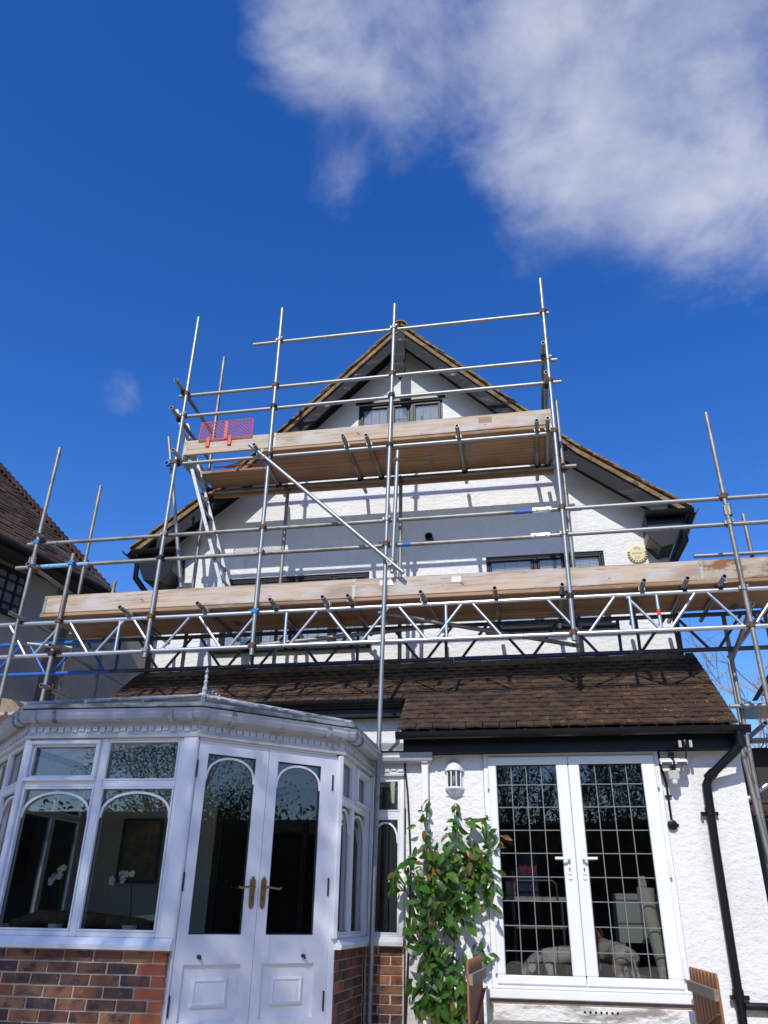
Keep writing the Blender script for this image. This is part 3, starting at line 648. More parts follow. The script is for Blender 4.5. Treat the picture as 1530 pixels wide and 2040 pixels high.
# ================================================================== CONSERVATORY
A0, A1, A2, A3, A4, A5, A6 = [Vector(p) for p in ((-5.05, 8.60), (-5.05, 6.95), (-4.046, 5.957), (-2.609, 6.015), (-1.632, 6.896), (-1.615, 8.09), (-1.27, 8.095))]
PATH = [A0, A1, A2, A3, A4, A5, A6]
cons = thing('conservatory', 'white framed conservatory with arched glazing bars on a low brick wall', 'conservatory', (-3.3, 7.2, PATIO))
class Facet:
    def __init__(s, a, b):
        s.a = a; s.t = (b-a).normalized(); s.n = Vector((s.t.y, -s.t.x)); s.len = (b-a).length
    def p(s, u, z, d=0): q = s.a+s.t*u+s.n*d; return Vector((q.x, q.y, z))
    def box(s, mb, u0, u1, z0, z1, d0, d1):
        return mb.obox(s.p(u0, z0, d0), (s.t.x*(u1-u0), s.t.y*(u1-u0), 0), (s.n.x*(d1-d0), s.n.y*(d1-d0), 0), (0, 0, z1-z0))
FA = [Facet(a, b) for a, b in zip(PATH, PATH[1:])]
ZS0, ZS1, ZT = -.245, -.172, 1.245
def arch(fc, mb, u0, u1, zs, za, d0=.0, w=.017, th=.018):
    n = 18; um, ru = (u0+u1)/2, (u1-u0)/2; pts = [(um-ru*math.cos(math.pi*i/n), zs+(za-zs)*math.sin(math.pi*i/n)**.8) for i in range(n+1)]
    for (ua, zz), (ub, zb) in zip(pts, pts[1:]):
        du, dz = ub-ua, zb-zz; l = math.hypot(du, dz); nu, nz = -dz/l*w/2, du/l*w/2
        poly = [(ua-nu, zz-nz), (ub-nu, zb-nz), (ub+nu, zb+nz), (ua+nu, zz+nz)]
        mb.prism([fc.p(a, b, d0) for a, b in poly], (fc.n.x*th, fc.n.y*th, 0))
def glaze(fc, u0, u1, z0, z1, pane='pane'):
    obj('pane', fc.box(MB(), u0, u1, z0, z1, -.045, -.039), pane, cons)
def light(fc, u0, u1, z0, z1, sash=False, arched=False, s=.03):
    """one glazed opening; u/z are the visible glass edges"""
    glaze(fc, u0, u1, z0, z1)
    bd = MB(); w = .014
    fc.box(bd, u0-w, u1+w, z1, z1+w, -.03, .002); fc.box(bd, u0-w, u1+w, z0-w, z0, -.03, .002); fc.box(bd, u0-w, u0, z0, z1, -.03, .002); fc.box(bd, u1, u1+w, z0, z1, -.03, .002)
    obj('glazing_bead', bd, 'upvc', cons, bevel=.003)
    if sash:
        sh = MB(); w0, w1 = .015, s
        fc.box(sh, u0-s-.015, u1+s+.015, z1+w0, z1+w0+s, -.02, .032); fc.box(sh, u0-s-.015, u1+s+.015, z0-w0-s, z0-w0, -.02, .032)
        fc.box(sh, u0-w0-s, u0-w0, z0-w0, z1+w0, -.02, .032); fc.box(sh, u1+w0, u1+w0+s, z0-w0, z1+w0, -.02, .032)
        obj('sash', sh, 'upvc', cons, bevel=.006)
    if arched:
        mb = MB(); arch(fc, mb, u0+.004, u1-.004, z1-.21, z1-.025, -.036); obj('arch_bar', mb, 'white_paint', cons)
def fbars(fc, us, zs):
    """frame members: us = list of vertical (u0,u1), zs = list of horizontals (z0,z1,u0,u1)"""
    for a, b in us: obj('mullion', fc.box(MB(), a, b, ZS1, ZT, -.06, 0), 'upvc', cons, bevel=.006)
    for z0, z1, a, b in zs: obj('transom', fc.box(MB(), a, b, z0, z1, -.058, -.002), 'upvc', cons, bevel=.006)
f = FA[2]
fbars(f, [(0, .028), (.630, .688), (1.292, f.len)], [(.868, .918, .028, .630), (.868, .918, .688, 1.292), (1.222, ZT, .028, .63), (1.222, ZT, .688, 1.292), (ZS1, -.134, .028, .63), (ZS1, -.134, .688, 1.292)])
light(f, .062, .585, .958, 1.182, sash=True); light(f, .702, 1.278, .932, 1.210); light(f, .044, .614, -.120, .854, arched=True); light(f, .704, 1.276, -.120, .854, arched=True)
obj('corner_post', f.box(MB(), 1.33, f.len+.012, ZS1, ZT, .001, .03), 'upvc', cons, bevel=.01)
obj('corner_post', f.box(MB(), -.03, .02, ZS1, ZT, .001, .022), 'upvc', cons, bevel=.01)
f = FA[4]
fbars(f, [(0, .03), (.452, .515), (1.075, f.len)], [(.862, .905, .03, .452), (.862, .905, .515, 1.075), (1.215, ZT, .03, .452), (1.215, ZT, .515, 1.075), (ZS1, -.14, .03, .452), (ZS1, -.14, .515, 1.075)])
light(f, .045, .437, .92, 1.20); light(f, .575, 1.02, .95, 1.165, sash=True); light(f, .045, .437, -.125, .847, arched=True); light(f, .53, 1.06, -.125, .847, arched=True)
f = FA[5]
fbars(f, [(0, .025), (.295, f.len)], [(.852, .915, .025, .295), (1.21, ZT, .025, .295), (ZS1, -.15, .025, .295)])
light(f, .038, .282, .93, 1.195); light(f, .038, .282, -.137, .838, arched=True)
for k, cols in ((0, 3), (1, 2)):
    f = FA[k]; w = f.len/cols; us = [(0, .03)]+[(w*i-.03, w*i+.03) for i in range(1, cols)]+[(f.len-.05, f.len)]
    zs = []
    for (a0, a1), (b0, b1) in zip(us, us[1:]):
        zs += [(.868, .918, a1, b0), (1.222, ZT, a1, b0), (ZS1, -.134, a1, b0)]
    fbars(f, us, zs)
    for (a0, a1), (b0, b1) in zip(us, us[1:]): light(f, a1+.014, b0-.014, .932, 1.208); light(f, a1+.014, b0-.014, -.12, .854, arched=True)
# double doors
f = FA[3]
obj('door_frame', f.box(f.box(f.box(MB(), 0, .018, PATIO+.08, 1.232, -.08, .0), 1.262, f.len, PATIO+.08, 1.232, -.08, .0), .018, 1.262, 1.229, ZT, -.08, 0), 'white_paint', cons, bevel=.005)
obj('door_frame', f.box(MB(), 1.272, f.len+.004, ZS1, 1.232, .001, .035), 'white_paint', cons, bevel=.008)
obj('threshold', f.box(MB(), -.05, f.len+.05, PATIO, PATIO+.08, -.12, .06), 'white_paint', cons, bevel=.005)
for k, (l0, l1, g0, g1, p0, p1) in enumerate(((.021, .6235, .103, .514, .091, .531), (.6275, 1.259, .713, 1.119, .703, 1.139))):
    zb, zt, gz0, gz1, pz0, pz1 = PATIO+.085, 1.225, -.143, 1.131, -.685, -.334
    lf = MB(); D0, D1 = -.045, -.002
    for a, b, c, d in ((l0, g0, gz0, gz1), (g1, l1, gz0, gz1), (l0, l1, gz1, zt), (l0, l1, pz1, gz0), (l0, p0, pz0, pz1), (p1, l1, pz0, pz1), (l0, l1, zb, pz0)): f.box(lf, a, b, c, d, D0, D1)
    leaf = obj('door_leaf', lf, 'white_paint', cons)
    obj('pane', f.box(MB(), g0, g1, gz0, gz1, -.030, -.024), 'pane', leaf)
    ab = MB(); arch(f, ab, g0+.002, g1-.002, gz1-.20, gz1-.022, -.022, .016, .012); obj('arch_bar', ab, 'white_paint', leaf)
    bd = MB()
    for a, b, c, d in ((g0, g0+.008, gz0, gz1), (g1-.008, g1, gz0, gz1), (g0, g1, gz1-.008, gz1), (g0, g1, gz0, gz0+.008)): f.box(bd, a, b, c, d, -.022, -.012)
    obj('glazing_bead', bd, 'iron', leaf)
    pn = MB(); f.box(pn, p0, p1, pz0, pz1, -.04, -.026)
    obj('sunk_panel', pn, 'white_paint', leaf)
    # bevelled raised field
    rf = MB(); m0, m1, m2 = .02, .085, .115
    q = [(p0+m1, p1-m1, pz0+m1-.0, pz1-m1), (p0+m2-.012, p1-m2+.012, pz0+m2-.012, pz1-m2+.012), (p0+m2, p1-m2, pz0+m2, pz1-m2)]
    def ringp(r, d): a, b, c, e = r; return [f.p(a, c, d), f.p(b, c, d), f.p(b, e, d), f.p(a, e, d)]
    rings = [ringp(q[0], -.026), ringp(q[0], -.014), ringp(q[1], -.004), ringp(q[2], -.014)]
    vs = [v for r_ in rings for v in r_]; fs = [(i*4+j, i*4+(j+1) % 4, (i+1)*4+(j+1) % 4, (i+1)*4+j) for i in range(3) for j in range(4)]+[(12, 13, 14, 15)]
    rf.add(vs, fs); obj('panel_moulding', rf, 'white_paint', leaf)
    hu = .572 if k == 0 else .664; s = -1 if k == 0 else 1
    pl = MB(); out = [(-.02, .05), (-.022, .23), (-.012, .24), (-.008, .255), (.008, .255), (.012, .24), (.022, .23), (.02, .05), (.012, .04), (.006, .03), (-.006, .03), (-.012, .04)]
    pl.prism([f.p(hu+a, z, -.001) for a, z in out], (f.n.x*.008, f.n.y*.008, 0))
    hd = obj('door_handle', pl, 'brass', leaf)
    obj('lever', MB().path([f.p(hu, .178, .005), f.p(hu, .178, .05), f.p(hu+s*.03, .182, .055), f.p(hu+s*.08, .176, .055), f.p(hu+s*.115, .172, .052), f.p(hu+s*.13, .182, .05)], .0085, 8), 'brass', leaf, smooth=True)
    obj('keyhole', f.box(MB(), hu-.004, hu+.004, .09, .12, .0075, .009), 'iron', leaf)
    ku = .2 if k == 0 else 1.037
    obj('bolt_knob', MB().tube(f.p(ku, -.285, -.003), f.p(ku, -.285, .02), .014, 10).tube(f.p(ku, -.285, .02), f.p(ku+.01, -.30, .03), .008, 8), 'iron', leaf)
    for z in (1.005, .2, -.585):
        u = .0195 if k == 0 else 1.2305
        obj('hinge', f.box(MB(), u-.005, u+.005, z-.065, z+.065, -.001, .010), 'iron', leaf)
# door hooks on the brick returns
for u, fc in ((1.42, FA[2]), (.03, FA[4])):
    a = fc.p(u, -.27, .03)
    obj('cabin_hook', MB().lathe([(.004, -.014), (.014, -.006), (.014, .006), (.004, .014)], a, 10).path([a, a+Vector((.0, -.01, -.07)), a+Vector((.005, 0, -.13)), a+Vector((-.006, 0, -.15))], .004, 6), 'iron', cons)
# sill, fascia, dentils, gutter follow the plan
PL = [A0, A1, A2, A3]; PRt = [A4, A5, A6]
for P in (PL, PRt): obj('sill', plan_sweep(MB(), P, [(-.07, ZS0), (.052, ZS0), (.058, ZS0+.03), (.02, ZS1), (-.07, ZS1)]), 'white_paint', cons)
obj('cornice', plan_sweep(MB(), PATH, [(-.06, ZT), (.035, ZT), (.04, ZT+.018), (.022, ZT+.024), (.022, 1.40), (-.06, 1.40)]), 'cornice_shaded', cons)
for fc in FA:
    n = int(fc.len/.058); st = fc.len/n
    for i in range(n):
        obj('dentil', fc.box(MB(), i*st+.008, (i+1)*st-.006, 1.287+.010*(i % 2), 1.332, .0225, .037), 'cornice_shaded', cons)
gp = [(.024, 1.375), (.075, 1.362), (.115, 1.378), (.128, 1.41), (.124, 1.428), (.136, 1.452), (.130, 1.452), (.118, 1.43), (.122, 1.412), (.110, 1.384), (.075, 1.369), (.030, 1.381), (.030, 1.452), (.024, 1.452)]
gt = obj('gutter', plan_sweep(MB(), PATH[:6]+[A6+Vector((.30, 0))], gp), 'gutter_grey', cons)
for fc in FA:
    for u in ([.22, fc.len-.22] if fc.len > .6 else []):
        br = MB(); pr = [(d+.004*(1 if d > .05 else 0), z-.004) for d, z in gp[:6]]; pr2 = [(d+.010, z-.010) for d, z in gp[:6]][::-1]
        poly = [fc.p(u, z, d) for d, z in pr+pr2]; br.prism(poly, (fc.t.x*.03, fc.t.y*.03, 0)); obj('gutter_bracket', br, 'grubby_white', gt)
for i in (1, 2, 3, 4):
    q = mitre(PATH, .0)[i]
    for fc, u in ((FA[i-1], FA[i-1].len-.07), (FA[i], .03)):
        br = MB(); pr = [(d+.003*(1 if d > .05 else 0), z-.003) for d, z in gp[:6]]; pr2 = [(d+.008, z-.008) for d, z in gp[:6]][::-1]
        br.prism([fc.p(u+.0, z, d) for d, z in pr+pr2], (fc.t.x*.05, fc.t.y*.05, 0)); obj('gutter_union', br, 'gutter_grey', gt)
# roof
ev = [Vector((p.x, p.y, 1.492)) for p in mitre(PATH[:6], .085)]
ev[0].y = 8.60; ev[5].y = 8.60
RG0, RG1 = Vector((-3.33, 7.69, 1.985)), Vector((-3.33, 8.60, 1.985))
rv = MB()
tris = [(ev[0], ev[1], RG0, RG1), (ev[1], ev[2], RG0), (ev[2], ev[3], RG0), (ev[3], ev[4], RG0), (ev[4], ev[5], RG1, RG0)]
crf = []
for t in tris:
    p_ = MB(); nn = (t[1]-t[0]).cross(t[2]-t[0]).normalized(); nn = nn if nn.z > 0 else -nn
    p_.prism(list(t), nn*.02); crf.append(obj('roof_panel', p_, 'conservatory_roof', cons))
for e in ev[1:5]: obj('rafter', MB().tube(e+Vector((0, 0, .02)), RG0+Vector((0, 0, .03)), .022, 6), 'grubby_white', cons)
for t in tris:
    a, b = t[0], t[1]; top = t[2]; n = 3
    for i in range(1, n):
        q = a.lerp(b, i/n); w_ = (t[3].lerp(t[2], i/n) if len(t) == 4 else top); obj('glazing_bar', MB().tube(q+Vector((0, 0, .03)), w_+Vector((0, 0, .03)), .014, 6), 'grubby_white', cons)
ep = [Vector((p.x, p.y)) for p in PATH[:6]]
obj('roof_edge', plan_sweep(MB(), ep, [(.05, 1.470), (.112, 1.470), (.120, 1.500), (.05, 1.512)]), 'grubby_white', cons)
obj('eaves_gap_shade', plan_sweep(MB(), ep, [(-.06, 1.401), (.0235, 1.401), (.0235, 1.468), (-.06, 1.468)]), 'soffit', cons)  # black strip standing in for the shaded gap below the roof edge
obj('ridge', MB().box(-3.37, -3.29, 7.64, 8.60, 1.985, 2.035), 'grubby_white', cons, bevel=.008)
obj('finial', MB().lathe([(.028, 0), (.030, .06), (.020, .075), (.016, .11), (.026, .13), (.012, .15), (.020, .19), (.008, .215), (.022, .235), (.010, .262), (.001, .285)], (-3.33, 7.70, 2.034), 14), 'grubby_white', cons, smooth=True)
for i in range(9):
    y = 7.79+i*.092
    cr = MB().box(-3.338, -3.322, y, y+.085, 2.034, 2.05).tube((-3.33, y+.042, 2.05), (-3.33, y+.042, 2.10), .009, 6).lathe([(.003, 0), (.017, .012), (.017, .022), (.003, .036)], (-3.33, y+.042, 2.095), 8)
    cr.tube((-3.33, y+.042, 2.055), (-3.33, y+.006, 2.085), .007, 6).tube((-3.33, y+.042, 2.055), (-3.33, y+.078, 2.085), .007, 6)
    obj('cresting', cr, 'grubby_white', cons)
# brick dwarf walls
def brick_mesh(l, seed):
    rr = random.Random(seed); mb = MB().box(-l/2+.001, l/2-.001, -.007, .05, -.0315, .0315)
    for v in mb.v: v += Vector((rr.uniform(-.003, .003), 0, rr.uniform(-.002, .002)))
    return mb
def mk(mb, m, name):
    me = mb.bm(name); fixn(me); me.materials.append(MATS[m]); return me
BM = {(l, m): [mk(brick_mesh(l, 60+i), m, 'brick') for i in range(4)] for l in (.215, .1025) for m in ('brick', 'brick_red')}
rb = random.Random(21)
for fi in (0, 1, 2, 4, 5):
    fc = FA[fi]; wl_ = MB(); fc.box(wl_, -.02 if fi else 0, fc.len-(.035 if fi == 2 else .0), PATIO, ZS0, -.16, -.026)
    bw = obj('brick_wall', wl_, 'mortar', cons)
    n = 10
    for c in range(n):
        zc = ZS0-.045-.075*c
        if zc < PATIO+.03: break
        u0 = 0.0 if fi != 2 else .0; u1 = fc.len-(.035 if fi == 2 else 0)
        if fi in (2,): 
            u = u1
            seq = [(.1025, 'brick_red') if c % 2 == 0 else (.215, 'brick_red')]
            while u > -.1:
                l, m = seq.pop() if seq else (.215, 'brick')
                if u-l < -.06: l = .1025
                if u-l < -.08: break
                bq = fc.p(u-l/2, zc, -.026)
                inst('brick', BM[(l, m)][rb.randrange(4)], frame(Vector((fc.t.x, fc.t.y, 0)), Vector((-fc.n.x, -fc.n.y, 0)), Vector((0, 0, 1)), bq+Vector((fc.n.x, fc.n.y, 0))*rb.uniform(0, .003)), bw); u -= l+.012
        else:
            u = 0; first = True
            while u < u1-.05:
                l = (.1025 if c % 2 == 0 else .215) if first else .215
                m = 'brick_red' if first and fi == 4 else 'brick'
                if u+l > u1+.02: l = .1025
                if u+l > u1+.03: break
                inst('brick', BM[(l, m)][rb.randrange(4)], frame(Vector((fc.t.x, fc.t.y, 0)), Vector((-fc.n.x, -fc.n.y, 0)), Vector((0, 0, 1)), fc.p(u+l/2, zc, -.026)+Vector((fc.n.x, fc.n.y, 0))*rb.uniform(0, .003)), bw); u += l+.012; first = False
fl = MB(); fl.prism([(p.x, p.y, PATIO+.10) for p in mitre(PATH, -.08)]+[(-1.3, 8.6, PATIO+.10)], (0, 0, .02)); obj('floor', fl, 'room_floor', cons)
# white rainwater pipe from the conservatory gutter down the white wall
wp = MB().box(-1.085, -1.02, 7.99, 8.05, 1.36, 1.385)
wp.prism([(-1.10, 8.02, 1.365), (-1.0, 8.02, 1.365), (-1.02, 8.02, 1.325), (-1.02, 8.02, PATIO), (-1.085, 8.02, PATIO), (-1.085, 8.02, 1.325)], (0, .065, 0))
obj('downpipe', wp, 'white_paint', cons, bevel=.006)

# furnishing inside the conservatory
sofa = thing('rattan_sofa', 'brown woven rattan sofa back behind the left conservatory window', 'sofa', (-3.6, 6.55, PATIO+.12))
f = FA[2]
sb = MB(); base = PATIO+.12
sb.path([(-4.15, 6.42, -.12), (-3.9, 6.36, -.055), (-3.5, 6.36, -.06), (-3.05, 6.38, -.10), (-2.85, 6.42, -.16)], .055, 10)
obj('back_rail', sb, 'rattan', sofa, smooth=True)
obj('backrest', MB().box(-4.15, -2.85, 6.38, 6.45, -.6, -.10), 'rattan', sofa, bevel=.02)
obj('seat', MB().box(-4.15, -2.85, 6.46, 7.0, -.66, -.46), 'rattan', sofa, bevel=.03)
for x in (-4.1, -2.95):
    for y in (6.44, 6.92): obj('leg', MB().tube((x, y, base), (x, y, -.66), .025, 8), 'rattan', sofa)
def pillow(name, c, w, h, t, rz, rx, m, label):
    mb = MB(); n = 8; vs = []
    for sgn in (1, -1):
        for i in range(n+1):
            for j in range(n+1):
                a, b = 2*i/n-1, 2*j/n-1; k = (1-a**4)*(1-b**4); vs.append(Vector((a*w/2*(1-.08*b*b), sgn*t/2*k**.6, b*h/2*(1-.08*a*a))))
    N = (n+1)**2; fs = []
    for s_ in range(2):
        for i in range(n):
            for j in range(n): q = s_*N+i*(n+1)+j; fs.append((q, q+1, q+n+2, q+n+1))
    Mx = Matrix.Translation(c) @ Matrix.Rotation(rz, 4, 'Z') @ Matrix.Rotation(rx, 4, 'X')
    mb.add([Mx @ v for v in vs], fs); return tag(obj(name, mb, m, smooth=True), label, 'cushion')
pillow('cushion', Vector((-3.03, 6.60, -.22)), .44, .42, .14, R(10), R(-18), 'cushion_stripe', 'pale cushion with red stripes on the rattan sofa, nearer the doors')
pillow('cushion', Vector((-3.62, 6.60, -.26)), .42, .40, .13, R(-8), R(-22), 'cushion', 'cream cushion lying low on the rattan sofa behind the dark left pane')
def orchid(loc, hgt, lean, label, seed):
    rr = random.Random(seed); t = thing('orchid', label, 'plant', loc, 'white orchids on the conservatory sill'); l = Vector(loc)
    obj('pot', MB().lathe([(.035, 0), (.05, .05), (.056, .075), (.05, .075), (.045, .06)], l, 14), 'pot', t, smooth=True)
    tip = l+Vector((lean*.5, .01, hgt)); end = l+Vector((lean*1.6, -.02, hgt*.86))
    obj('stem', MB().path([l+Vector((0, 0, .06)), l+Vector((lean*.1, 0, hgt*.5)), tip, tip.lerp(end, .5)+Vector((0, 0, .02)), end], .005, 6), 'leaf_stuff', t)
    for i in range(5):
        a = i*1.25+rr.random(); lf = MB(); d = Vector((math.cos(a), .5*math.sin(a)-.1, .25)); p = l+Vector((0, 0, .075)); sdv = Vector((-math.sin(a), .5*math.cos(a), 0)).normalized()*.022
        lf.add([p, p+d*.07+sdv, p+d*.14+Vector((0, 0, -.02)), p+d*.07-sdv, p+d*.07+Vector((0, 0, -.008))], [(0, 1, 4), (1, 2, 4), (2, 3, 4), (3, 0, 4)]); obj('leaf', lf, 'leaf_stuff', t)
    for i in range(7):
        k = i/6; c = (tip.lerp(end, k) if True else tip)+Vector((rr.uniform(-.03, .03), rr.uniform(-.03, .02), rr.uniform(-.04, .03))); fm = MB()
        for j in range(5):
            a = j*2*math.pi/5+rr.random()*.4; u = Vector((math.cos(a), -.25, math.sin(a))); v = Vector((-math.sin(a), 0, math.cos(a)))*.018
            fm.add([c, c+u*.016+v*.7, c+u*.030, c+u*.016-v*.7], [(0, 1, 2, 3)])
        obj('flower', fm, 'petal', t)
ctr = FA[2].p(1.02, -.168, -.16)
orchid(Vector((ctr.x, ctr.y, -.168)), .43, -.11, 'white orchid in a white pot behind the right-hand arched pane left of the doors', 5)
ctr = FA[2].p(.40, -.168, -.22)
orchid(Vector((ctr.x, ctr.y, -.168)), .45, -.06, 'white orchid behind the left arched pane of the conservatory', 6)
obj('window_board', MB().obox(FA[2].p(.0, -.185, -.30), FA[2].t.to_3d()*1.40, FA[2].n.to_3d()*.235, (0, 0, .014)), 'white_paint', cons)
pa, pb = at(247, 1651, 8.58), at(310, 1738, 8.58)
pf = thing('picture_frame', 'dark framed picture hung on the wall inside the conservatory', 'picture', ((pa.x+pb.x)/2, 8.57, pb.z))
w_, h_ = .46, .64; cx, cz = (pa.x+pb.x)/2, (pa.z+pb.z)/2
fr = MB(); y_ = 8.585
for a, b, c, d in ((-w_/2, w_/2, h_/2-.025, h_/2), (-w_/2, w_/2, -h_/2, -h_/2+.025), (-w_/2, -w_/2+.025, -h_/2+.025, h_/2-.025), (w_/2-.025, w_/2, -h_/2+.025, h_/2-.025)): fr.box(cx+a, cx+b, y_-.012, y_+.012, cz+c, cz+d)
obj('frame', fr, 'iron', pf); obj('picture', MB().box(cx-w_/2+.02, cx+w_/2-.02, y_, y_+.008, cz-h_/2+.02, cz+h_/2-.02), 'picture', pf)
tea = MB().lathe([(.035, 0), (.05, .03), (.05, .12), (.04, .14)], (-1.82, 7.72, -.168), 14); tag(obj('jug', tea, 'pot', smooth=True), 'small white jug on the sill behind the narrow right side panes', 'jug')
obj('window_board', MB().obox(FA[4].p(.1, -.185, -.28), FA[4].t.to_3d()*1.08, FA[4].n.to_3d()*.21, (0, 0, .014)), 'white_paint', cons)

# ================================================================== SCAFFOLD
YF, YLG, YI = 7.90, 7.95, 8.80           # standards, front ledgers and beams, inner standards
TR = .0242
scaf = thing('scaffold', 'tube and board scaffold with two platforms carried on lattice beams in front of the house', 'scaffolding', (-1.4, 8.2, PATIO))
def tube(name, p, q, m='galvanised', parent=scaf):
    p, q = Vector(p), Vector(q)
    return obj(name, MB().tube(p, q, TR, 14, TR-.004), m, parent, smooth=True)
# coupler: a collar on the upright, a collar on the rail, hinge flap and bolts
def coupler_mesh(m, kind):
    mb = MB()
    if kind == 0:     # right angle: rail behind the upright
        mb.tube((0, 0, -.026), (0, 0, .026), .034, 12, .0248); mb.tube((-.026, .05, 0), (.026, .05, 0), .034, 12, .0248)
        mb.box(-.024, .024, .022, .030, -.024, .024)
        mb.tube((.034, -.02, .012), (.034, .05, .012), .007, 6); mb.tube((.034, -.034, .012), (.034, -.018, .012), .014, 6)
        mb.box(-.047, -.030, -.014, .014, -.018, .018); mb.tube((0, .05, .03), (0, .05, .062), .007, 6); mb.tube((0, .05, .045), (0, .05, .056), .014, 6)
        mb.tube((-.052, -.012, 0), (-.075, -.02, .012), .006, 6)
    else:             # single collar for tube on tube
        mb.tube((0, -.03, 0), (0, .03, 0), .034, 12, .0248); mb.box(-.02, .02, -.026, .026, -.052, -.024); mb.tube((.036, 0, -.03), (.036, 0, .05), .006, 6); mb.tube((.036, 0, .036), (.036, 0, .05), .013, 6)
    return mk(mb, m, 'coupler')
CM = {(m, k): coupler_mesh(m, k) for m in ('coupler_rust', 'coupler_steel', 'coupler_blue', 'coupler_black') for k in (0, 1)}
rc = random.Random(77)
def coupler(p, parent, kind=0, m=None, rz=0):
    m = m or rc.choice(['coupler_rust', 'coupler_rust', 'coupler_steel', 'coupler_steel', 'coupler_black'])
    return inst('coupler', CM[(m, kind)], Matrix.Translation(p) @ Matrix.Rotation(rz, 4, 'Z'), parent)
# front standards  (x top, z top, x foot, z foot)
ST = {'a': (-5.86, 5.43, -5.86, PATIO), 'b': (-5.33, 3.86, -5.33, PATIO), 'c': (-4.18, 7.42, -4.18, 2.52), 'd': (-2.96, 7.41, -2.93, 2.50), 'e': (-1.39, 7.26, -1.545, PATIO),
      'f': (.53, 7.41, .51, 2.52), 'g': (2.21, 5.13, 2.25, PATIO)}
RAILS = {6.87: 'def', 6.12: 'cdef', 5.785: 'cdef', 5.06: 'cdef', 4.055: 'acdefg', 3.74: 'abcdefg', 3.005: 'bcdfg', 2.61: 'bcdfg'}
SO = {}
def sx(k, z): a, b, c, d = ST[k]; return a+(c-a)*(b-z)/(b-d)
for k, (xt, zt, xb, zb) in ST.items():
    SO[k] = tube('standard', (xt, YF, zt), (xb, YF, zb), 'galvanised' if k in 'cdef' else 'old_tube')
    if zb == PATIO: obj('base_plate', MB().box(xb-.075, xb+.075, YF-.075, YF+.075, PATIO+.0, PATIO+.006), 'old_tube', SO[k])
for z, ks in RAILS.items():
    for k in ks:
        m = 'coupler_blue' if (k, z) in (('d', 3.005), ('a', 4.055), ('b', 3.74), ('a', 3.74)) else None
        coupler((sx(k, z), YF, z), SO[k], 0, m)
# lapped tube beside the centre standard, sleeve couplers
lap = tube('standard', (-1.325, YF-.045, 4.93), (-1.375, YF-.045, 3.36)); coupler((-1.34, YF-.045, 4.80), lap, 1, 'coupler_rust', R(90)); coupler((-1.37, YF-.045, 3.45), lap, 1, 'coupler_rust')
for x, z in ((2.235, 3.95), (-5.86, 3.86)):
    obj('sleeve_coupler', MB().tube((x, YF, z-.13), (x, YF, z-.0), .033, 12, .0248).box(x-.045, x-.03, YF-.02, YF+.02, z-.12, z-.01).tube((x-.06, YF, z-.10), (x+.045, YF, z-.10), .006, 6).tube((x-.06, YF, z-.03), (x+.045, YF, z-.03), .006, 6), 'coupler_steel', scaf)
# ledgers and guard rails
tube('guard_rail', (-3.34, YLG, 6.87), (.60, YLG, 6.87)); tube('guard_rail', (-4.30, YLG, 6.12), (.64, YLG, 6.12)); tube('guard_rail', (-4.24, YLG, 5.785), (.66, YLG, 5.785))
tube('ledger', (-4.12, YLG, 5.06), (.50, YLG, 5.06), 'galvanised')
tube('guard_rail', (-6.02, YLG, 4.055), (.30, YLG, 4.055), 'old_tube'); tube('guard_rail', (.305, YLG, 4.055), (2.85, YLG, 4.055), 'galvanised')
tube('guard_rail', (-6.10, YLG, 3.74), (.26, YLG, 3.735), 'old_tube'); tube('guard_rail', (.265, YLG, 3.74), (2.85, YLG, 3.745), 'galvanised')
for z, x in ((4.055, .30), (3.74, .26)):
    obj('sleeve_coupler', MB().tube((x-.10, YLG, z), (x+.10, YLG, z), .032, 12, .0248).box(x-.10, x+.10, YLG-.046, YLG-.028, z-.016, z+.016).tube((x-.06, YLG-.06, z), (x-.06, YLG-.03, z), .012, 6).tube((x+.06, YLG-.06, z), (x+.06, YLG-.03, z), .012, 6), 'alloy', scaf)
obj('paint_band', MB().tube((-5.75, YLG, 3.74), (-5.38, YLG, 3.74), TR+.0012, 14), 'band_blue', scaf); obj('paint_band', MB().tube((-5.28, YLG, 3.74), (-5.14, YLG, 3.74), TR+.0012, 14), 'band_blue', scaf)
obj('paint_band', MB().tube((-1.28, YLG, 3.736), (-1.18, YLG, 3.736), TR+.0012, 14), 'blue_beam', scaf); obj('paint_band', MB().tube((.0, YLG, 4.055), (.19, YLG, 4.055), TR+.0012, 14), 'blue_beam', scaf)
# inner standards
IN = [(-5.74, 5.34, 2.0), (-5.25, 3.86, PATIO), (-4.14, 7.42, 2.6), (-2.97, 5.0, 2.6), (-1.44, 5.06, 2.6), (.64, 6.12, 2.6), (2.64, 4.26, PATIO), (2.205, 3.02, PATIO)]
IS = []
for i, (x, zt, zb) in enumerate(IN):
    IS.append(tube('standard', (x, YI, zt), (x, YI, zb), 'old_tube'))
tube('ledger', (-4.10, YI-.05, 5.06), (.80, YI-.05, 5.06), 'old_tube')
for i in (2, 3, 4, 5): coupler((IN[i][0], YI, 5.05), IS[i], 0, 'coupler_rust', R(180))
tube('guard_rail', (2.0, YI-.05, 3.74), (2.9, YI-.05, 3.74))
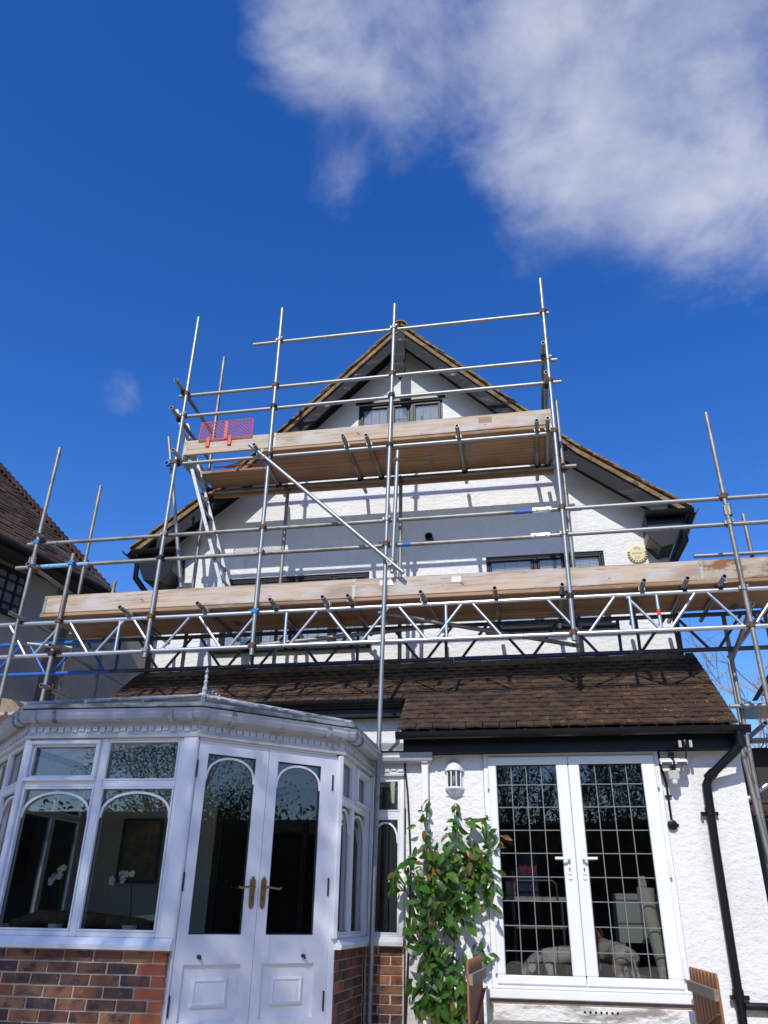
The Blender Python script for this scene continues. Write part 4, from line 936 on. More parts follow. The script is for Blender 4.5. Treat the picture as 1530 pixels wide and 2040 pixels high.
# transoms
XTL = [-5.84, -4.47, -3.54, -2.70, -2.11, -1.83, -1.04, -.26, .43, 1.24, 1.66, 2.01]
for i, x in enumerate(XTL):
    t = tube('transom', (x, 7.69, 3.055), (x+(.10 if i in (0, 6) else .0), 9.02, 3.055), rc.choice(['galvanised', 'old_tube'])); coupler((x, YLG, 3.055), t, 1, rc.choice(['coupler_rust', 'coupler_black', 'coupler_steel']))
XTU = [-4.13, -3.09, -1.97, -1.69, -.60, .32, .445]
for i, x in enumerate(XTU):
    t = tube('transom', (x, 7.69+(.03 if i % 2 else 0), 5.108), (x, 9.0+.06*(i % 3), 5.108), rc.choice(['galvanised', 'old_tube'])); coupler((x, YLG, 5.108), t, 1, 'coupler_steel'); coupler((x, YI-.05, 5.108), t, 1, 'coupler_black')
# return rails at the ends
for x, z in ((-4.235, 6.17), (-4.235, 5.735), (.475, 6.175), (.475, 5.735)):
    t = tube('guard_rail', (x, 7.66, z), (x, 9.05, z), 'old_tube'); coupler((x, YF, z), t, 1, 'coupler_black')
for x, y1, z in ((-5.80, 10.4, 4.11), (-5.80, 9.6, 3.69), (-5.27, 9.7, 2.66), (-5.27, 9.0, 2.2)):
    t = tube('guard_rail' if z > 3 else 'ledger', (x, 7.74, z), (x, y1, z), 'galvanised'); coupler((x, YF, z), t, 1, 'coupler_rust')
tube('ledger', (-5.9, 8.02, 2.80), (-4.85, 8.5, 2.79), 'galvanised')
# braces
br = tube('brace', (-3.19, 7.835, 5.185), (-1.245, 7.835, 3.345)); coupler((-2.99, 7.84, 5.0), br, 1, 'coupler_rust'); coupler((-1.40, 7.84, 3.49), br, 1, 'coupler_steel')
br = tube('brace', at(336, 871, YF+.06), at(361, 1171, 8.2)); coupler((-4.25, YF+.02, 5.06), br, 0, 'coupler_blue', R(90))
tube('brace', (-1.0, 8.6, 2.98), (-2.9, 8.05, 2.66), 'old_tube'); tube('brace', (-1.55, 7.98, 2.95), (.6, 8.72, 2.72), 'old_tube')
tube('brace', (2.30, 7.99, 2.86), (2.20, 8.74, 2.52), 'galvanised'); br = tube('brace', at(1452, 1310, 8.72), at(1530, 1205, 8.15), 'galvanised')
tube('brace', at(1534, 1345, 9.4), at(1502, 1398, 9.4), 'coupler_rust')
# lattice beams
def beam(y, x0, x1, m, first, parent=scaf, verts=(), z0=2.61, z1=3.005, per=.80):
    b = thing('lattice_beam', None, None, ((x0+x1)/2, y, z0), parent=parent)
    obj('chord', MB().tube((x0, y, z1), (x1, y, z1), TR, 14, TR-.004), m, b, smooth=True); obj('chord', MB().tube((x0, y, z0), (x1, y, z0), TR, 14, TR-.004), m, b, smooth=True)
    x = first
    while x-.4 < x1:
        for a, c in ((x-.345, x-.06), (x+.345, x+.06)):
            if x0 < a < x1 and x0 < c < x1: obj('lacing', MB().tube((a, y, z0+.015), (c, y, z1-.015), .0165, 10), m, b, smooth=True)
        x += per
    for v in verts: obj('post', MB().tube((v, y, z0+.02), (v, y, z1-.02), .0185, 10), m, b, smooth=True)
    return b
BX = [-6.35, -4.62, -2.70, -.72, 1.36, 2.85]
beam(YLG+.0, -6.35, -5.30, 'alloy', -6.05, verts=())
beam(YLG, -5.295, -2.61, 'alloy', -5.37+.10, verts=(-4.58,))
beam(YLG, -2.605, -.0, 'alloy', -2.95+.78*1, verts=(-2.58, -.80)); beam(YLG, .005, 2.85, 'alloy', .22, verts=(1.11, 1.38))
obj('tape', MB().tube((1.38, YLG, 2.76), (1.38, YLG, 2.83), .0196, 10), 'red_tape', scaf)
YB2 = 8.68
beam(YB2, -6.6, -5.02, 'blue_beam', -6.25, verts=()); beam(YB2, -5.015, -3.10, 'dark_beam', -4.75, verts=(-3.2, -4.95)); beam(YB2, -3.095, -1.85, 'navy_beam', -2.75, verts=(-1.92,))
beam(YB2, -1.845, -.80, 'dark_beam', -1.55, verts=(-.88,)); beam(YB2, -.795, 1.15, 'navy_beam', -.35, verts=(1.05,)); beam(YB2, 1.155, 2.9, 'dark_beam', 1.62, verts=(1.25,))
# platforms
def plank(x0, x1, y0, y1, z0, z1, m, parent, label=None):
    b = obj('board', MB().box(x0, x1, y0, y1, z0, z1), m, parent, bevel=.004, origin=((x0+x1)/2, (y0+y1)/2, z0), label=label)
    for v in b.data.vertices:
        v.co.y += rc.uniform(-.003, .003); v.co.z += rc.uniform(-.003, .003)
    b.rotation_euler = (0, 0, R(rc.uniform(-.12, .12)))
    if x1-x0 > .5:
        for xe in (x0, x1):
            xa, xb = (xe-.002, xe+.035) if xe == x0 else (xe-.035, xe+.002)
            obj('end_band', MB().box(xa, xb, y0-.0025, y1+.0025, z0-.0025, z1+.0025), 'coupler_steel', parent)
    return b
lowp = thing('platform', None, None, (-1.4, 8.3, 3.08), parent=scaf)
BW = .205
for i in range(4):
    cuts = [[-5.62, -1.85, 2.05], [-5.68, -2.75, 1.15, 2.9], [-5.55, -3.35, .55, 2.9], [-5.6, -1.6, 2.3]][i]
    if i in (0, 3): cuts = cuts+[2.9]
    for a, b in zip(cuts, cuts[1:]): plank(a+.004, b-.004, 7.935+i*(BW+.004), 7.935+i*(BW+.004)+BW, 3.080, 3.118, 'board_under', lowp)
plank(-5.60, -1.84, 7.932, 7.970, 3.121, 3.338, 'board', lowp, 'grey weathered toe board along the lower platform'); plank(-1.835, 1.84, 7.932, 7.970, 3.121, 3.340, 'board', lowp, 'pale toe board along the lower platform'); plank(1.845, 2.9, 7.932, 7.970, 3.121, 3.342, 'muddy_board', lowp, 'mud-stained toe board end')
for px in (770, 909): p = at(px, 1157 if px == 770 else 1150, 7.93); obj('label_plate', MB().box(p.x-.075 if px == 770 else p.x-.05, p.x+.075 if px == 770 else p.x+.05, 7.926, 7.9305, p.z-.055, p.z+.005), 'sticker', lowp)
upp = thing('platform', None, None, (-1.8, 8.3, 5.13), parent=scaf)
for i in range(4):
    cuts = [[-3.08, .50], [-3.10, -.5, .52], [-4.05, -1.0, .54], [-4.02, -1.55, .52]][i]
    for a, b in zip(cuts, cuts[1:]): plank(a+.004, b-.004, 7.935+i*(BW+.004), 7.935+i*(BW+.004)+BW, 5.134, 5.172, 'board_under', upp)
plank(-4.11, -2.93, 7.932, 7.970, 5.176, 5.388, 'board', upp, 'pale upper toe board under the orange guard'); plank(-2.925, .50, 7.932, 7.970, 5.176, 5.390, 'board', upp, 'long pale toe board of the upper platform')
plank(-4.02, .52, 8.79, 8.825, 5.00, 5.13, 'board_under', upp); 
plank(-4.16, -4.125, 7.98, 8.75, 5.176, 5.38, 'board', upp); plank(.505, .54, 7.98, 8.75, 5.176, 5.38, 'board', upp)
p = at(968, 835, 7.93); obj('paint_mark', MB().box(p.x-.09, p.x+.07, 7.929, 7.9312, p.z-.05, p.z+.03), 'board_under', upp)
# low boards with blue end bands, left and right of the house
sd_ = thing('platform', None, None, (-5.8, 8.2, 2.0), parent=scaf)
for i in range(2):
    y = 8.05+i*.23; b = obj('board', MB().box(-6.9, -5.43+.12*i, y, y+.225, 1.955, 1.993), 'board', sd_, bevel=.004, origin=(-6.2, y+.11, 1.955)); obj('end_band', MB().box(-5.58+.12*i, -5.425+.12*i, y-.003, y+.228, 1.952, 1.996), 'band_blue', sd_)
obj('board', MB().obox((-6.35, 8.0, 2.0), (.80, 1.0, 0), (-.03, .024, 0), (0, 0, .22)), 'board', sd_, bevel=.004)
sd_ = thing('platform', None, None, (2.5, 8.9, 2.0), parent=scaf)
for i in range(3):
    y = 8.86+i*.23; obj('board', MB().box(2.28+.05*i, 4.2, y, y+.225, 2.045, 2.083), 'board', sd_, bevel=.004, origin=(3.2, y+.11, 2.0)); obj('end_band', MB().box(2.277+.05*i, 2.44+.05*i, y-.003, y+.228, 2.042, 2.086), 'band_blue', sd_)
tube('ledger', (2.08, 8.74, 2.01), (3.6, 8.74, 2.01)); tube('transom', (2.36, 8.6, 1.80), (2.36, 11.4, 1.80)); tube('standard', (2.62, 10.6, 3.0), (2.62, 10.6, PATIO), 'old_tube')
tube('brace', (2.16, 8.70, 1.72), (2.3, 10.2, 2.3)); tube('standard', at(1470, 1462, 8.5), at(1545, 1760, 8.5), 'old_tube'); tube('ledger', at(1478, 1600, 9.2), at(1560, 1540, 9.2), 'alloy')

# ladder
lad = thing('ladder', 'long aluminium ladder leaning from the lower platform up past the upper platform', 'ladder', (-3.2, 8.1, 3.12))
def ladder_part(b0, t0, y0, y1, n, off):
    b0, t0 = Vector(b0), Vector(t0); d = (t0-b0); L = d.length; d.normalize(); s = Vector((d.z, 0, -d.x))*off
    for y in (y0, y1):
        yy = Vector((0, y, 0)); obj('stile', MB().obox(b0+yy+s-Vector((.023, 0, 0)), d*L, (.046, 0, 0), (0, .026 if y == y0 else -.026, 0)), 'ladder_alloy', lad, bevel=.003)
    k = .14
    while k < L-.06:
        p = b0+d*k+s; obj('rung', MB().tube(p+Vector((0, y0-.004, 0)), p+Vector((0, y1+.004, 0)), .016, 8), 'ladder_alloy', lad); k += .25
    obj('foot', MB().obox(b0+Vector((0, y0, 0))+s-Vector((.026, .002, 0)), d*.12, (.052, 0, 0), (0, .03, 0)), 'band_blue', lad); obj('foot', MB().obox(b0+Vector((0, y1, 0))+s-Vector((.026, -.002, 0)), d*.12, (.052, 0, 0), (0, -.03, 0)), 'band_blue', lad)
tz = at(352, 815, 7.99); bz = at(440, 1165, 7.99); dd = (bz-tz); bt = tz+dd*((3.125-tz.z)/dd.z)
ladder_part((bt.x, 0, bt.z), (tz.x, 0, tz.z), 7.99, 8.36, 10, 0)
# orange mesh guard
bg = thing('brick_guard', 'orange wire mesh guard hooked over the left end of the upper toe board', 'guard', (-3.55, 7.92, 5.39))
gx0, gx1, gz0, gz1 = at(401, 842, 7.915).x, at(505, 835, 7.915).x, 5.36, 5.63; gy = 7.915
fr = MB()
for a, b in (((gx0, gz0), (gx1, gz0)), ((gx0+.02, gz1), (gx1, gz1)), ((gx0, gz0), (gx0+.02, gz1)), ((gx1, gz0), (gx1, gz1))): fr.tube((a[0], gy, a[1]), (b[0], gy, b[1]), .0065, 8)
obj('frame', fr, 'orange_mesh', bg)
ms = MB(); n = 15; h = gz1-gz0
for i in range(-6, n+1):
    for s in (1, -1):
        xa = gx0+(gx1-gx0)*i/n if s == 1 else gx0+(gx1-gx0)*(i+6)/n; xb = xa+s*h*.95
        za, zb = gz0, gz1
        if xa < gx0: za += (gx0-xa)/abs(xb-xa)*h; xa = gx0
        if xa > gx1: za += (xa-gx1)/abs(xb-xa)*h; xa = gx1
        if xb > gx1: zb -= (xb-gx1)/abs(xb-xa)*h if xb != xa else 0; xb = gx1
        if xb < gx0: zb -= (gx0-xb)/abs(xb-xa)*h; xb = gx0
        if zb-za > .02: ms.tube((xa, gy+.004*s, za), (xb, gy+.004*s, zb), .0034, 4)
obj('mesh', ms, 'orange_mesh', bg, kind='stuff')
for x in (gx0+.13, gx0+.42):
    obj('hook', MB().box(x-.02, x+.02, gy-.006, gy+.010, 5.27, 5.40).box(x-.03, x-.02, gy-.004, gy+.004, 5.27, 5.33), 'orange_mesh', bg)
obj('centre_bar', MB().box((gx0+gx1)/2-.02, (gx0+gx1)/2+.02, gy-.004, gy+.004, gz0, gz1), 'orange_mesh', bg)
obj('stay', MB().tube((gx0+.0, 8.08, 5.14), (gx1+.05, 8.08, 5.15), .010, 8).tube((gx0+.1, 8.24, 5.145), (gx1+.1, 8.24, 5.15), .010, 8), 'orange_mesh', bg)

# ================================================================== THINGS ON THE WALLS
# wall lantern
ln = thing('wall_lantern', 'white half-round wall lantern between the downpipe and the french doors', 'lamp', (-.765, YL, 1.06))
lc = Vector((-.765, YL-.005, 0))
def half(prof, m, name, seg=14, smooth=True):
    mb = MB(); vs = []
    for r_, z in prof:
        for i in range(seg+1): a = math.pi+math.pi*i/seg; vs.append(lc+Vector((r_*math.cos(a), r_*1.15*math.sin(a), z)))
    n = len(prof); k = seg+1
    mb.add(vs, [(i*k+j, i*k+j+1, (i+1)*k+j+1, (i+1)*k+j) for i in range(n-1) for j in range(seg)]); return obj(name, mb, m, ln, smooth=smooth)
half([(.0, 1.395), (.03, 1.39), (.06, 1.365), (.078, 1.33), (.082, 1.315), (.098, 1.305), (.098, 1.285), (.080, 1.28)], 'white_paint', 'cap')
half([(.082, 1.135), (.094, 1.13), (.094, 1.115), (.07, 1.10), (.055, 1.075), (.028, 1.06), (.02, 1.045), (.0, 1.04)], 'white_paint', 'base')
half([(.076, 1.28), (.076, 1.135)], 'lantern_glass', 'glass')
for i in range(6):
    a = math.pi+math.pi*i/5; q = lc+Vector((.082*math.cos(a), .082*1.15*math.sin(a), 0)); obj('bar', MB().tube(q+Vector((0, 0, 1.13)), q+Vector((0, 0, 1.285)), .007, 6), 'white_paint', ln)
obj('back_plate', MB().box(-.765-.09, -.765+.09, YL-.012, YL-.001, 1.05, 1.38), 'white_paint', ln, bevel=.006)
obj('bulb', MB().lathe([(.004, 0), (.02, .02), (.026, .05), (.018, .08), (.012, .1)], (-.765, YL-.045, 1.15), 10), 'pot', ln, smooth=True)
# floodlight with sensor, camera, conduit
fl = thing('floodlight', 'twin-head security floodlight with grey motion sensor under the black eaves', 'floodlight', (1.30, 8.0, 1.14))
for s in (-1, 1):
    c = Vector((1.305+s*.066, 7.96, 1.31)); hd = MB().obox(c+Vector((-.055, -.05, -.02)), (.11, 0, 0), (0, .09, .035), (0, -.012, .04)); obj('lamp_head', hd, 'upvc', fl, bevel=.008)
    obj('lamp_lens', MB().obox(c+Vector((-.045, -.055, -.024)), (.09, 0, 0), (0, .0, .03), (0, -.004, -.002)), 'iron', fl)
obj('bracket', MB().box(1.285, 1.325, 7.985, 8.098, 1.25, 1.42), 'black_gloss', fl, bevel=.004)
obj('sensor', MB().box(1.245, 1.345, 7.94, 8.02, 1.16, 1.25), 'grey_plastic', fl, bevel=.012)
obj('sensor_lens', MB().lathe([(.001, -.03), (.022, -.022), (.03, 0), (.03, .01)], (1.295, 7.965, 1.155), 12), 'pir_lens', fl, smooth=True)
cm = thing('security_camera', 'small dark security camera tucked under the gutter above the floodlight', 'camera', (1.42, 7.86, 1.43))
obj('body', MB().lathe([(.02, 0), (.03, .01), (.03, .06), (.022, .075)], (1.42, 7.87, 1.44), 12), 'black_gloss', cm, smooth=True); obj('bracket', MB().box(1.36, 1.385, 7.85, 7.885, 1.44, 1.50).box(1.455, 1.48, 7.85, 7.885, 1.44, 1.50), 'grey_plastic', cm)
obj('lead', MB().path([(1.42, 7.88, 1.45), (1.425, 7.93, 1.38), (1.415, 7.97, 1.33), (1.38, 7.97, 1.29)], .006, 6), 'cable', cm)
cd = thing('junction_box', 'black round junction box on a conduit right of the french doors', 'junction box', (1.235, YL, .74))
obj('conduit', MB().path([(1.20, 8.085, 1.44), (1.20, 8.085, 1.33), (1.235, 8.085, 1.15), (1.235, 8.085, .82)], .011, 8), 'black_gloss', cd, smooth=True)
obj('box', MB().lathe([(.0, 0), (.042, 0), (.045, .03), (.03, .036), (.012, .038), (.0, .046)], (1.235, YL-.001, .785), 16, 'y').box(1.175, 1.295, YL-.012, YL-.002, .774, .796), 'black_gloss', cd)
obj('saddle', MB().box(1.205, 1.265, 8.07, 8.098, 1.03, 1.045), 'black_gloss', cd)
tag(obj('cable', MB().path([at(x, y, 8.08) for x, y in ((806, 1520), (812, 1580), (815, 1640), (818, 1720), (816, 1830), (812, 1930), (807, 2060))], .009, 6), 'cable'), 'black cable running down the white wall beside the brick corner', 'cable')
# round date plaque
pc = at(1270, 1103, YG-.02); pl = thing('plaque', 'round cream plaque with ribbed edge on the gable wall right of the window', 'plaque', pc-Vector((0, 0, .11)))
obj('disc', MB().lathe([(.0, 0), (.118, 0), (.118, .014), (.10, .020), (.0, .022)], pc+Vector((0, .02, 0)), 32, 'y'), 'plaque_cream', pl)
rp = random.Random(4)
for i in range(40):
    a = 2*math.pi*i/40; u = Vector((math.cos(a), 0, math.sin(a))); v = Vector((-math.sin(a), 0, math.cos(a))); q = pc+u*.100+Vector((0, -.006, 0))
    if math.sin(a) < .35: obj('rib', MB().obox(q-v*.005-u*.012, u*.030, v*.010, (0, .012, 0)), 'plaque_ink' if i % 2 else 'plaque_cream', pl)
for row, (z, n, w) in enumerate(((.066, 5, .062), (.008, 8, .11), (-.045, 4, .05))):
    for i in range(n):
        x = -w/2+w*i/(n-1); zz = z+(.012*(1-(2*i/(n-1)-1)**2) if row == 0 else (.0 if row == 1 else -.008*(1-(2*i/(n-1)-1)**2)))
        q = pc+Vector((x, -.005, zz)); h_ = .016 if row != 1 else .010
        obj('letter', MB().box(q.x-.0055, q.x-.0010, q.y, q.y+.004, q.z-h_, q.z+h_).box(q.x-.001, q.x+.004, q.y, q.y+.004, q.z+(h_-.004 if i % 2 else -h_), q.z+(h_ if i % 2 else -h_+.004)), 'plaque_ink', pl)

# ================================================================== PICKET GATES
def gate(name, o, ux, w, n, zt, label, arch_rise=0, brace=True, slant=0):
    """o: hinge foot; ux: unit plan vector along the gate; front side faces uy"""
    t = thing(name, label, 'gate', o); o = Vector(o); ux = Vector(ux).normalized(); uy = Vector((ux.y, -ux.x, 0)); h = zt-o.z
    pw = w/n*.72
    for i in range(n):
        u = w*(i+.14)/n; top = h+slant*(i/n)
        pr = [(u, 0), (u+pw, 0), (u+pw, top-.03), (u+pw*.72, top), (u+pw*.28, top), (u, top-.03)]
        obj('picket', MB().prism([o+ux*a+Vector((0, 0, b)) for a, b in pr], uy*.018), 'cedar', t, bevel=.002)
    for z in (.13, h-.17):
        obj('rail', MB().obox(o+ux*-.0+uy*.0185+Vector((0, 0, z+slant*.1)), ux*w+Vector((0, 0, slant*.8)), uy*.03, (0, 0, .075)), 'cedar_grey', t, bevel=.003)
    if brace: obj('brace', MB().obox(o+ux*.02+uy*.0185+Vector((0, 0, .21)), ux*(w-.06)+Vector((0, 0, h-.17-.21-.075)), uy*.025, ux*.055), 'cedar', t, bevel=.003)
gate('picket_gate', (1.165, 7.74, PATIO), (.035, -1, 0), .98, 8, -.33, 'small wooden picket gate standing open beside the black downpipe')
gate('picket_gate', (-.60, 6.90, PATIO), (.045, 1, 0), .95, 8, -.29, 'red-brown wooden picket gate by the climbing plant, seen nearly edge-on')

# ================================================================== CLIMBING PLANT
plant = thing('climbing_plant', 'leafy green climbing rose with reddish young shoots against the white wall', 'plant', (-.95, 8.0, PATIO))
def leaf_mesh(m, seed, L=.12, Wd=.058):
    rr = random.Random(seed); mb = MB(); n = 4; vs = []; dr = rr.uniform(.02, .05)
    prof = [0, .75, 1.0, .72, 0]
    for i in range(n+1):
        y = L*i/n; wv = Wd/2*prof[i]; z = -dr*(i/n)**2
        vs += [(-wv, y, z+wv*.45), (0, y, z), (wv, y, z+wv*.45)]
    fs = []
    for i in range(n):
        for j in range(2): fs.append((i*3+j, i*3+j+1, (i+1)*3+j+1, (i+1)*3+j))
    mb.add(vs, fs); me = mb.bm('leaf'); me.materials.append(MATS[m]); return me
LM = [leaf_mesh('leaf', i, .11+.006*i, .056+.004*i) for i in range(5)]; LY = [leaf_mesh('leaf_young', 20+i, .085+.006*i, .038+.003*i) for i in range(3)]
CL = [(905, 1690, 70, 32, 50, .12), (865, 1715, 55, 40, 45, .08), (832, 1742, 48, 38, 34, .3), (880, 1770, 70, 45, 60, .08), (930, 1735, 50, 50, 42, .2), (960, 1775, 28, 40, 18, .45), (855, 1830, 60, 38, 46, .08), (905, 1822, 48, 30, 30, .1),
      (852, 1880, 30, 28, 20, .15), (888, 1905, 42, 24, 20, .08), (885, 1950, 62, 34, 44, .0), (880, 2005, 52, 34, 46, 0), (846, 1960, 28, 24, 12, 0), (915, 1992, 32, 36, 18, 0),
      (850, 1608, 8, 24, 9, 1), (846, 1650, 20, 22, 9, .6), (905, 1612, 9, 16, 6, .9), (915, 1645, 30, 18, 14, .4), (955, 1635, 22, 20, 12, .8), (988, 1668, 14, 30, 10, .85), (780, 1755, 14, 18, 8, .6), (965, 1705, 28, 25, 14, .5), (960, 1880, 12, 10, 4, .5), (958, 1910, 22, 14, 9, .6), (970, 1740, 20, 20, 8, .4)]
rl = random.Random(9); allv = []
for cx_, cy_, rx, ry, n, yg in CL:
    for i in range(int(n*1.08)):
        a = rl.uniform(0, 2*math.pi); q = math.sqrt(rl.random()); px, py = cx_+rx*q*math.cos(a), cy_+ry*q*math.sin(a)
        Yd = 8.03-abs(rl.gauss(0, .09))*(1.3 if ry > 25 else .5)
        p = at(px, py, max(7.74, Yd)); allv.append((p, rl.random() < yg+(.22 if py < 1700 else .05)))
allv.sort(key=lambda t: t[0].y)
ls = MB(); sk = 0
for i, (p, young) in enumerate(allv):
    out = Vector((rl.gauss(0, .9), -.8, rl.gauss(.55, .7))).normalized()        # leaf normal faces the light
    dirv = Vector((rl.gauss(0, .75), -.35, -.55+rl.gauss(0, .45))); ey = (dirv-out*dirv.dot(out)).normalized(); ez = out; ex = ey.cross(ez).normalized()
    k = rl.uniform(.65, 1.25); m = frame(ex*k, ey*k, ez*k, p); me = (LY if young else LM)[rl.randrange(3 if young else 5)]
    if i < 296: inst('leaf', me, m, plant)
    else: ls.add([m @ v.co for v in me.vertices], [tuple(q.vertices) for q in me.polygons])
obj('leaves', ls, 'leaf_stuff', plant, kind='stuff', normals=False)
for pts, r0, r1 in (([(868, 2060), (862, 1980), (855, 1900), (850, 1830), (852, 1740), (848, 1660), (850, 1600)], .014, .003), ([(875, 2060), (885, 1960), (880, 1880), (900, 1800), (905, 1700), (905, 1600)], .012, .003), ([(880, 2060), (900, 1950), (905, 1860), (925, 1780), (960, 1720), (975, 1690), (990, 1650)], .010, .003), ([(870, 1990), (840, 1880), (822, 1800), (800, 1760), (778, 1750)], .008, .003), ([(900, 1950), (940, 1915), (965, 1885)], .006, .003)):
    obj('stem', MB().path([at(x, y, 8.02-.05*((i*37) % 3)/2) for i, (x, y) in enumerate(pts)], r0, 7, r1), 'stem', plant, smooth=True)

# ================================================================== KITCHEN THINGS BEHIND THE FRENCH DOORS
FLR = -.618
tr = thing('kitchen_trolley', 'metal kitchen trolley with speckled top seen through the left french door', 'trolley', (-.06, 9.1, FLR))
obj('top', MB().box(-.36, .30, 8.95, 9.35, .155, .195), 'speckle_top', tr, bevel=.004); obj('shelf', MB().box(-.30, .22, 8.96, 9.34, -.095, -.06), 'wood_shelf', tr, bevel=.004)
obj('shelf', MB().box(-.30, .22, 8.96, 9.34, -.40, -.385), 'steel', tr)
for x in (-.29, .20):
    for y in (8.97, 9.33): obj('leg', MB().tube((x, y, FLR), (x, y, .155), .012, 8), 'steel', tr)
obj('hand_rail', MB().path([(-.28, 8.94, .17), (-.28, 8.93, .31), (-.24, 8.93, .345), (.12, 8.93, .345), (.16, 8.93, .31), (.16, 8.94, .17)], .008, 8), 'steel', tr, smooth=True)
bx_ = thing('detergent_box', 'shade-darkened blue box with a red zigzag mark on the kitchen trolley', 'box', (-.12, 9.12, .197))
obj('carton', MB().box(-.22, -.02, 9.06, 9.2, .197, .60), 'box_blue_shaded', bx_, bevel=.004)
zz = [(-.20, .50), (-.17, .42), (-.14, .48), (-.11, .42), (-.08, .48), (-.05, .42), (-.02, .50)]
zg = MB()
for (a, b), (c, d) in zip(zz, zz[1:]): zg.obox((a, 9.052, b-.02), (c-a, 0, d-b), (0, .004, 0), (0, 0, .055))
obj('red_mark', zg, 'box_red_shaded', bx_)
tb = thing('storage_tub', 'small white tub with a red lid at the left end of the kitchen trolley', 'tub', (-.30, 9.05, .197)); obj('tub', MB().box(-.355, -.255, 9.0, 9.1, .197, .34), 'bottle', tb, bevel=.01); obj('lid', MB().box(-.36, -.25, 8.995, 9.105, .341, .365), 'box_red_shaded', tb, bevel=.006)
tag(obj('bottle', MB().lathe([(.03, 0), (.032, .14), (.012, .2), (.012, .25)], (-.28, 9.22, .197), 12), 'bottle', smooth=True), 'pale bottle standing behind the red-lidded tub', 'bottle')
cb = thing('cabinet', 'pale grey low cabinet seen through the right french door', 'cabinet', (.92, 9.2, FLR))
obj('body', MB().box(.73, 1.25, 9.0, 9.45, -.20, .235), 'grey_panel', cb, bevel=.004)
for x in (.76, 1.20):
    for y in (9.03, 9.42): obj('leg', MB().box(x-.02, x+.02, y-.02, y+.02, FLR, -.201), 'grey_panel', cb)
obj('shelf', MB().box(.78, 1.18, 9.02, 9.43, -.5, -.48), 'wood_shelf', cb)
tag(obj('tin', MB().box(.98, 1.06, 9.1, 9.2, .236, .36).box(.985, 1.055, 9.105, 9.195, .361, .40), 'bottle', bevel=.006), 'small pale tin on top of the grey cabinet', 'tin')
rr = random.Random(8); rl_ = MB()
rl_.path([(1.05, 8.42, FLR+.03), (1.045, 8.42, -.45), (1.02, 8.42, -.25), (.985, 8.42, -.02), (.96, 8.42, .15), (.965, 8.42, .27)], .045, 12, .085)
ro = obj('fabric_roll', rl_, 'linen', smooth=True); tag(ro, 'rolled cream fabric leaning inside the right french door', 'fabric roll')
sm = ro.modifiers.new('folds', 'SUBSURF'); sm.render_levels = 2
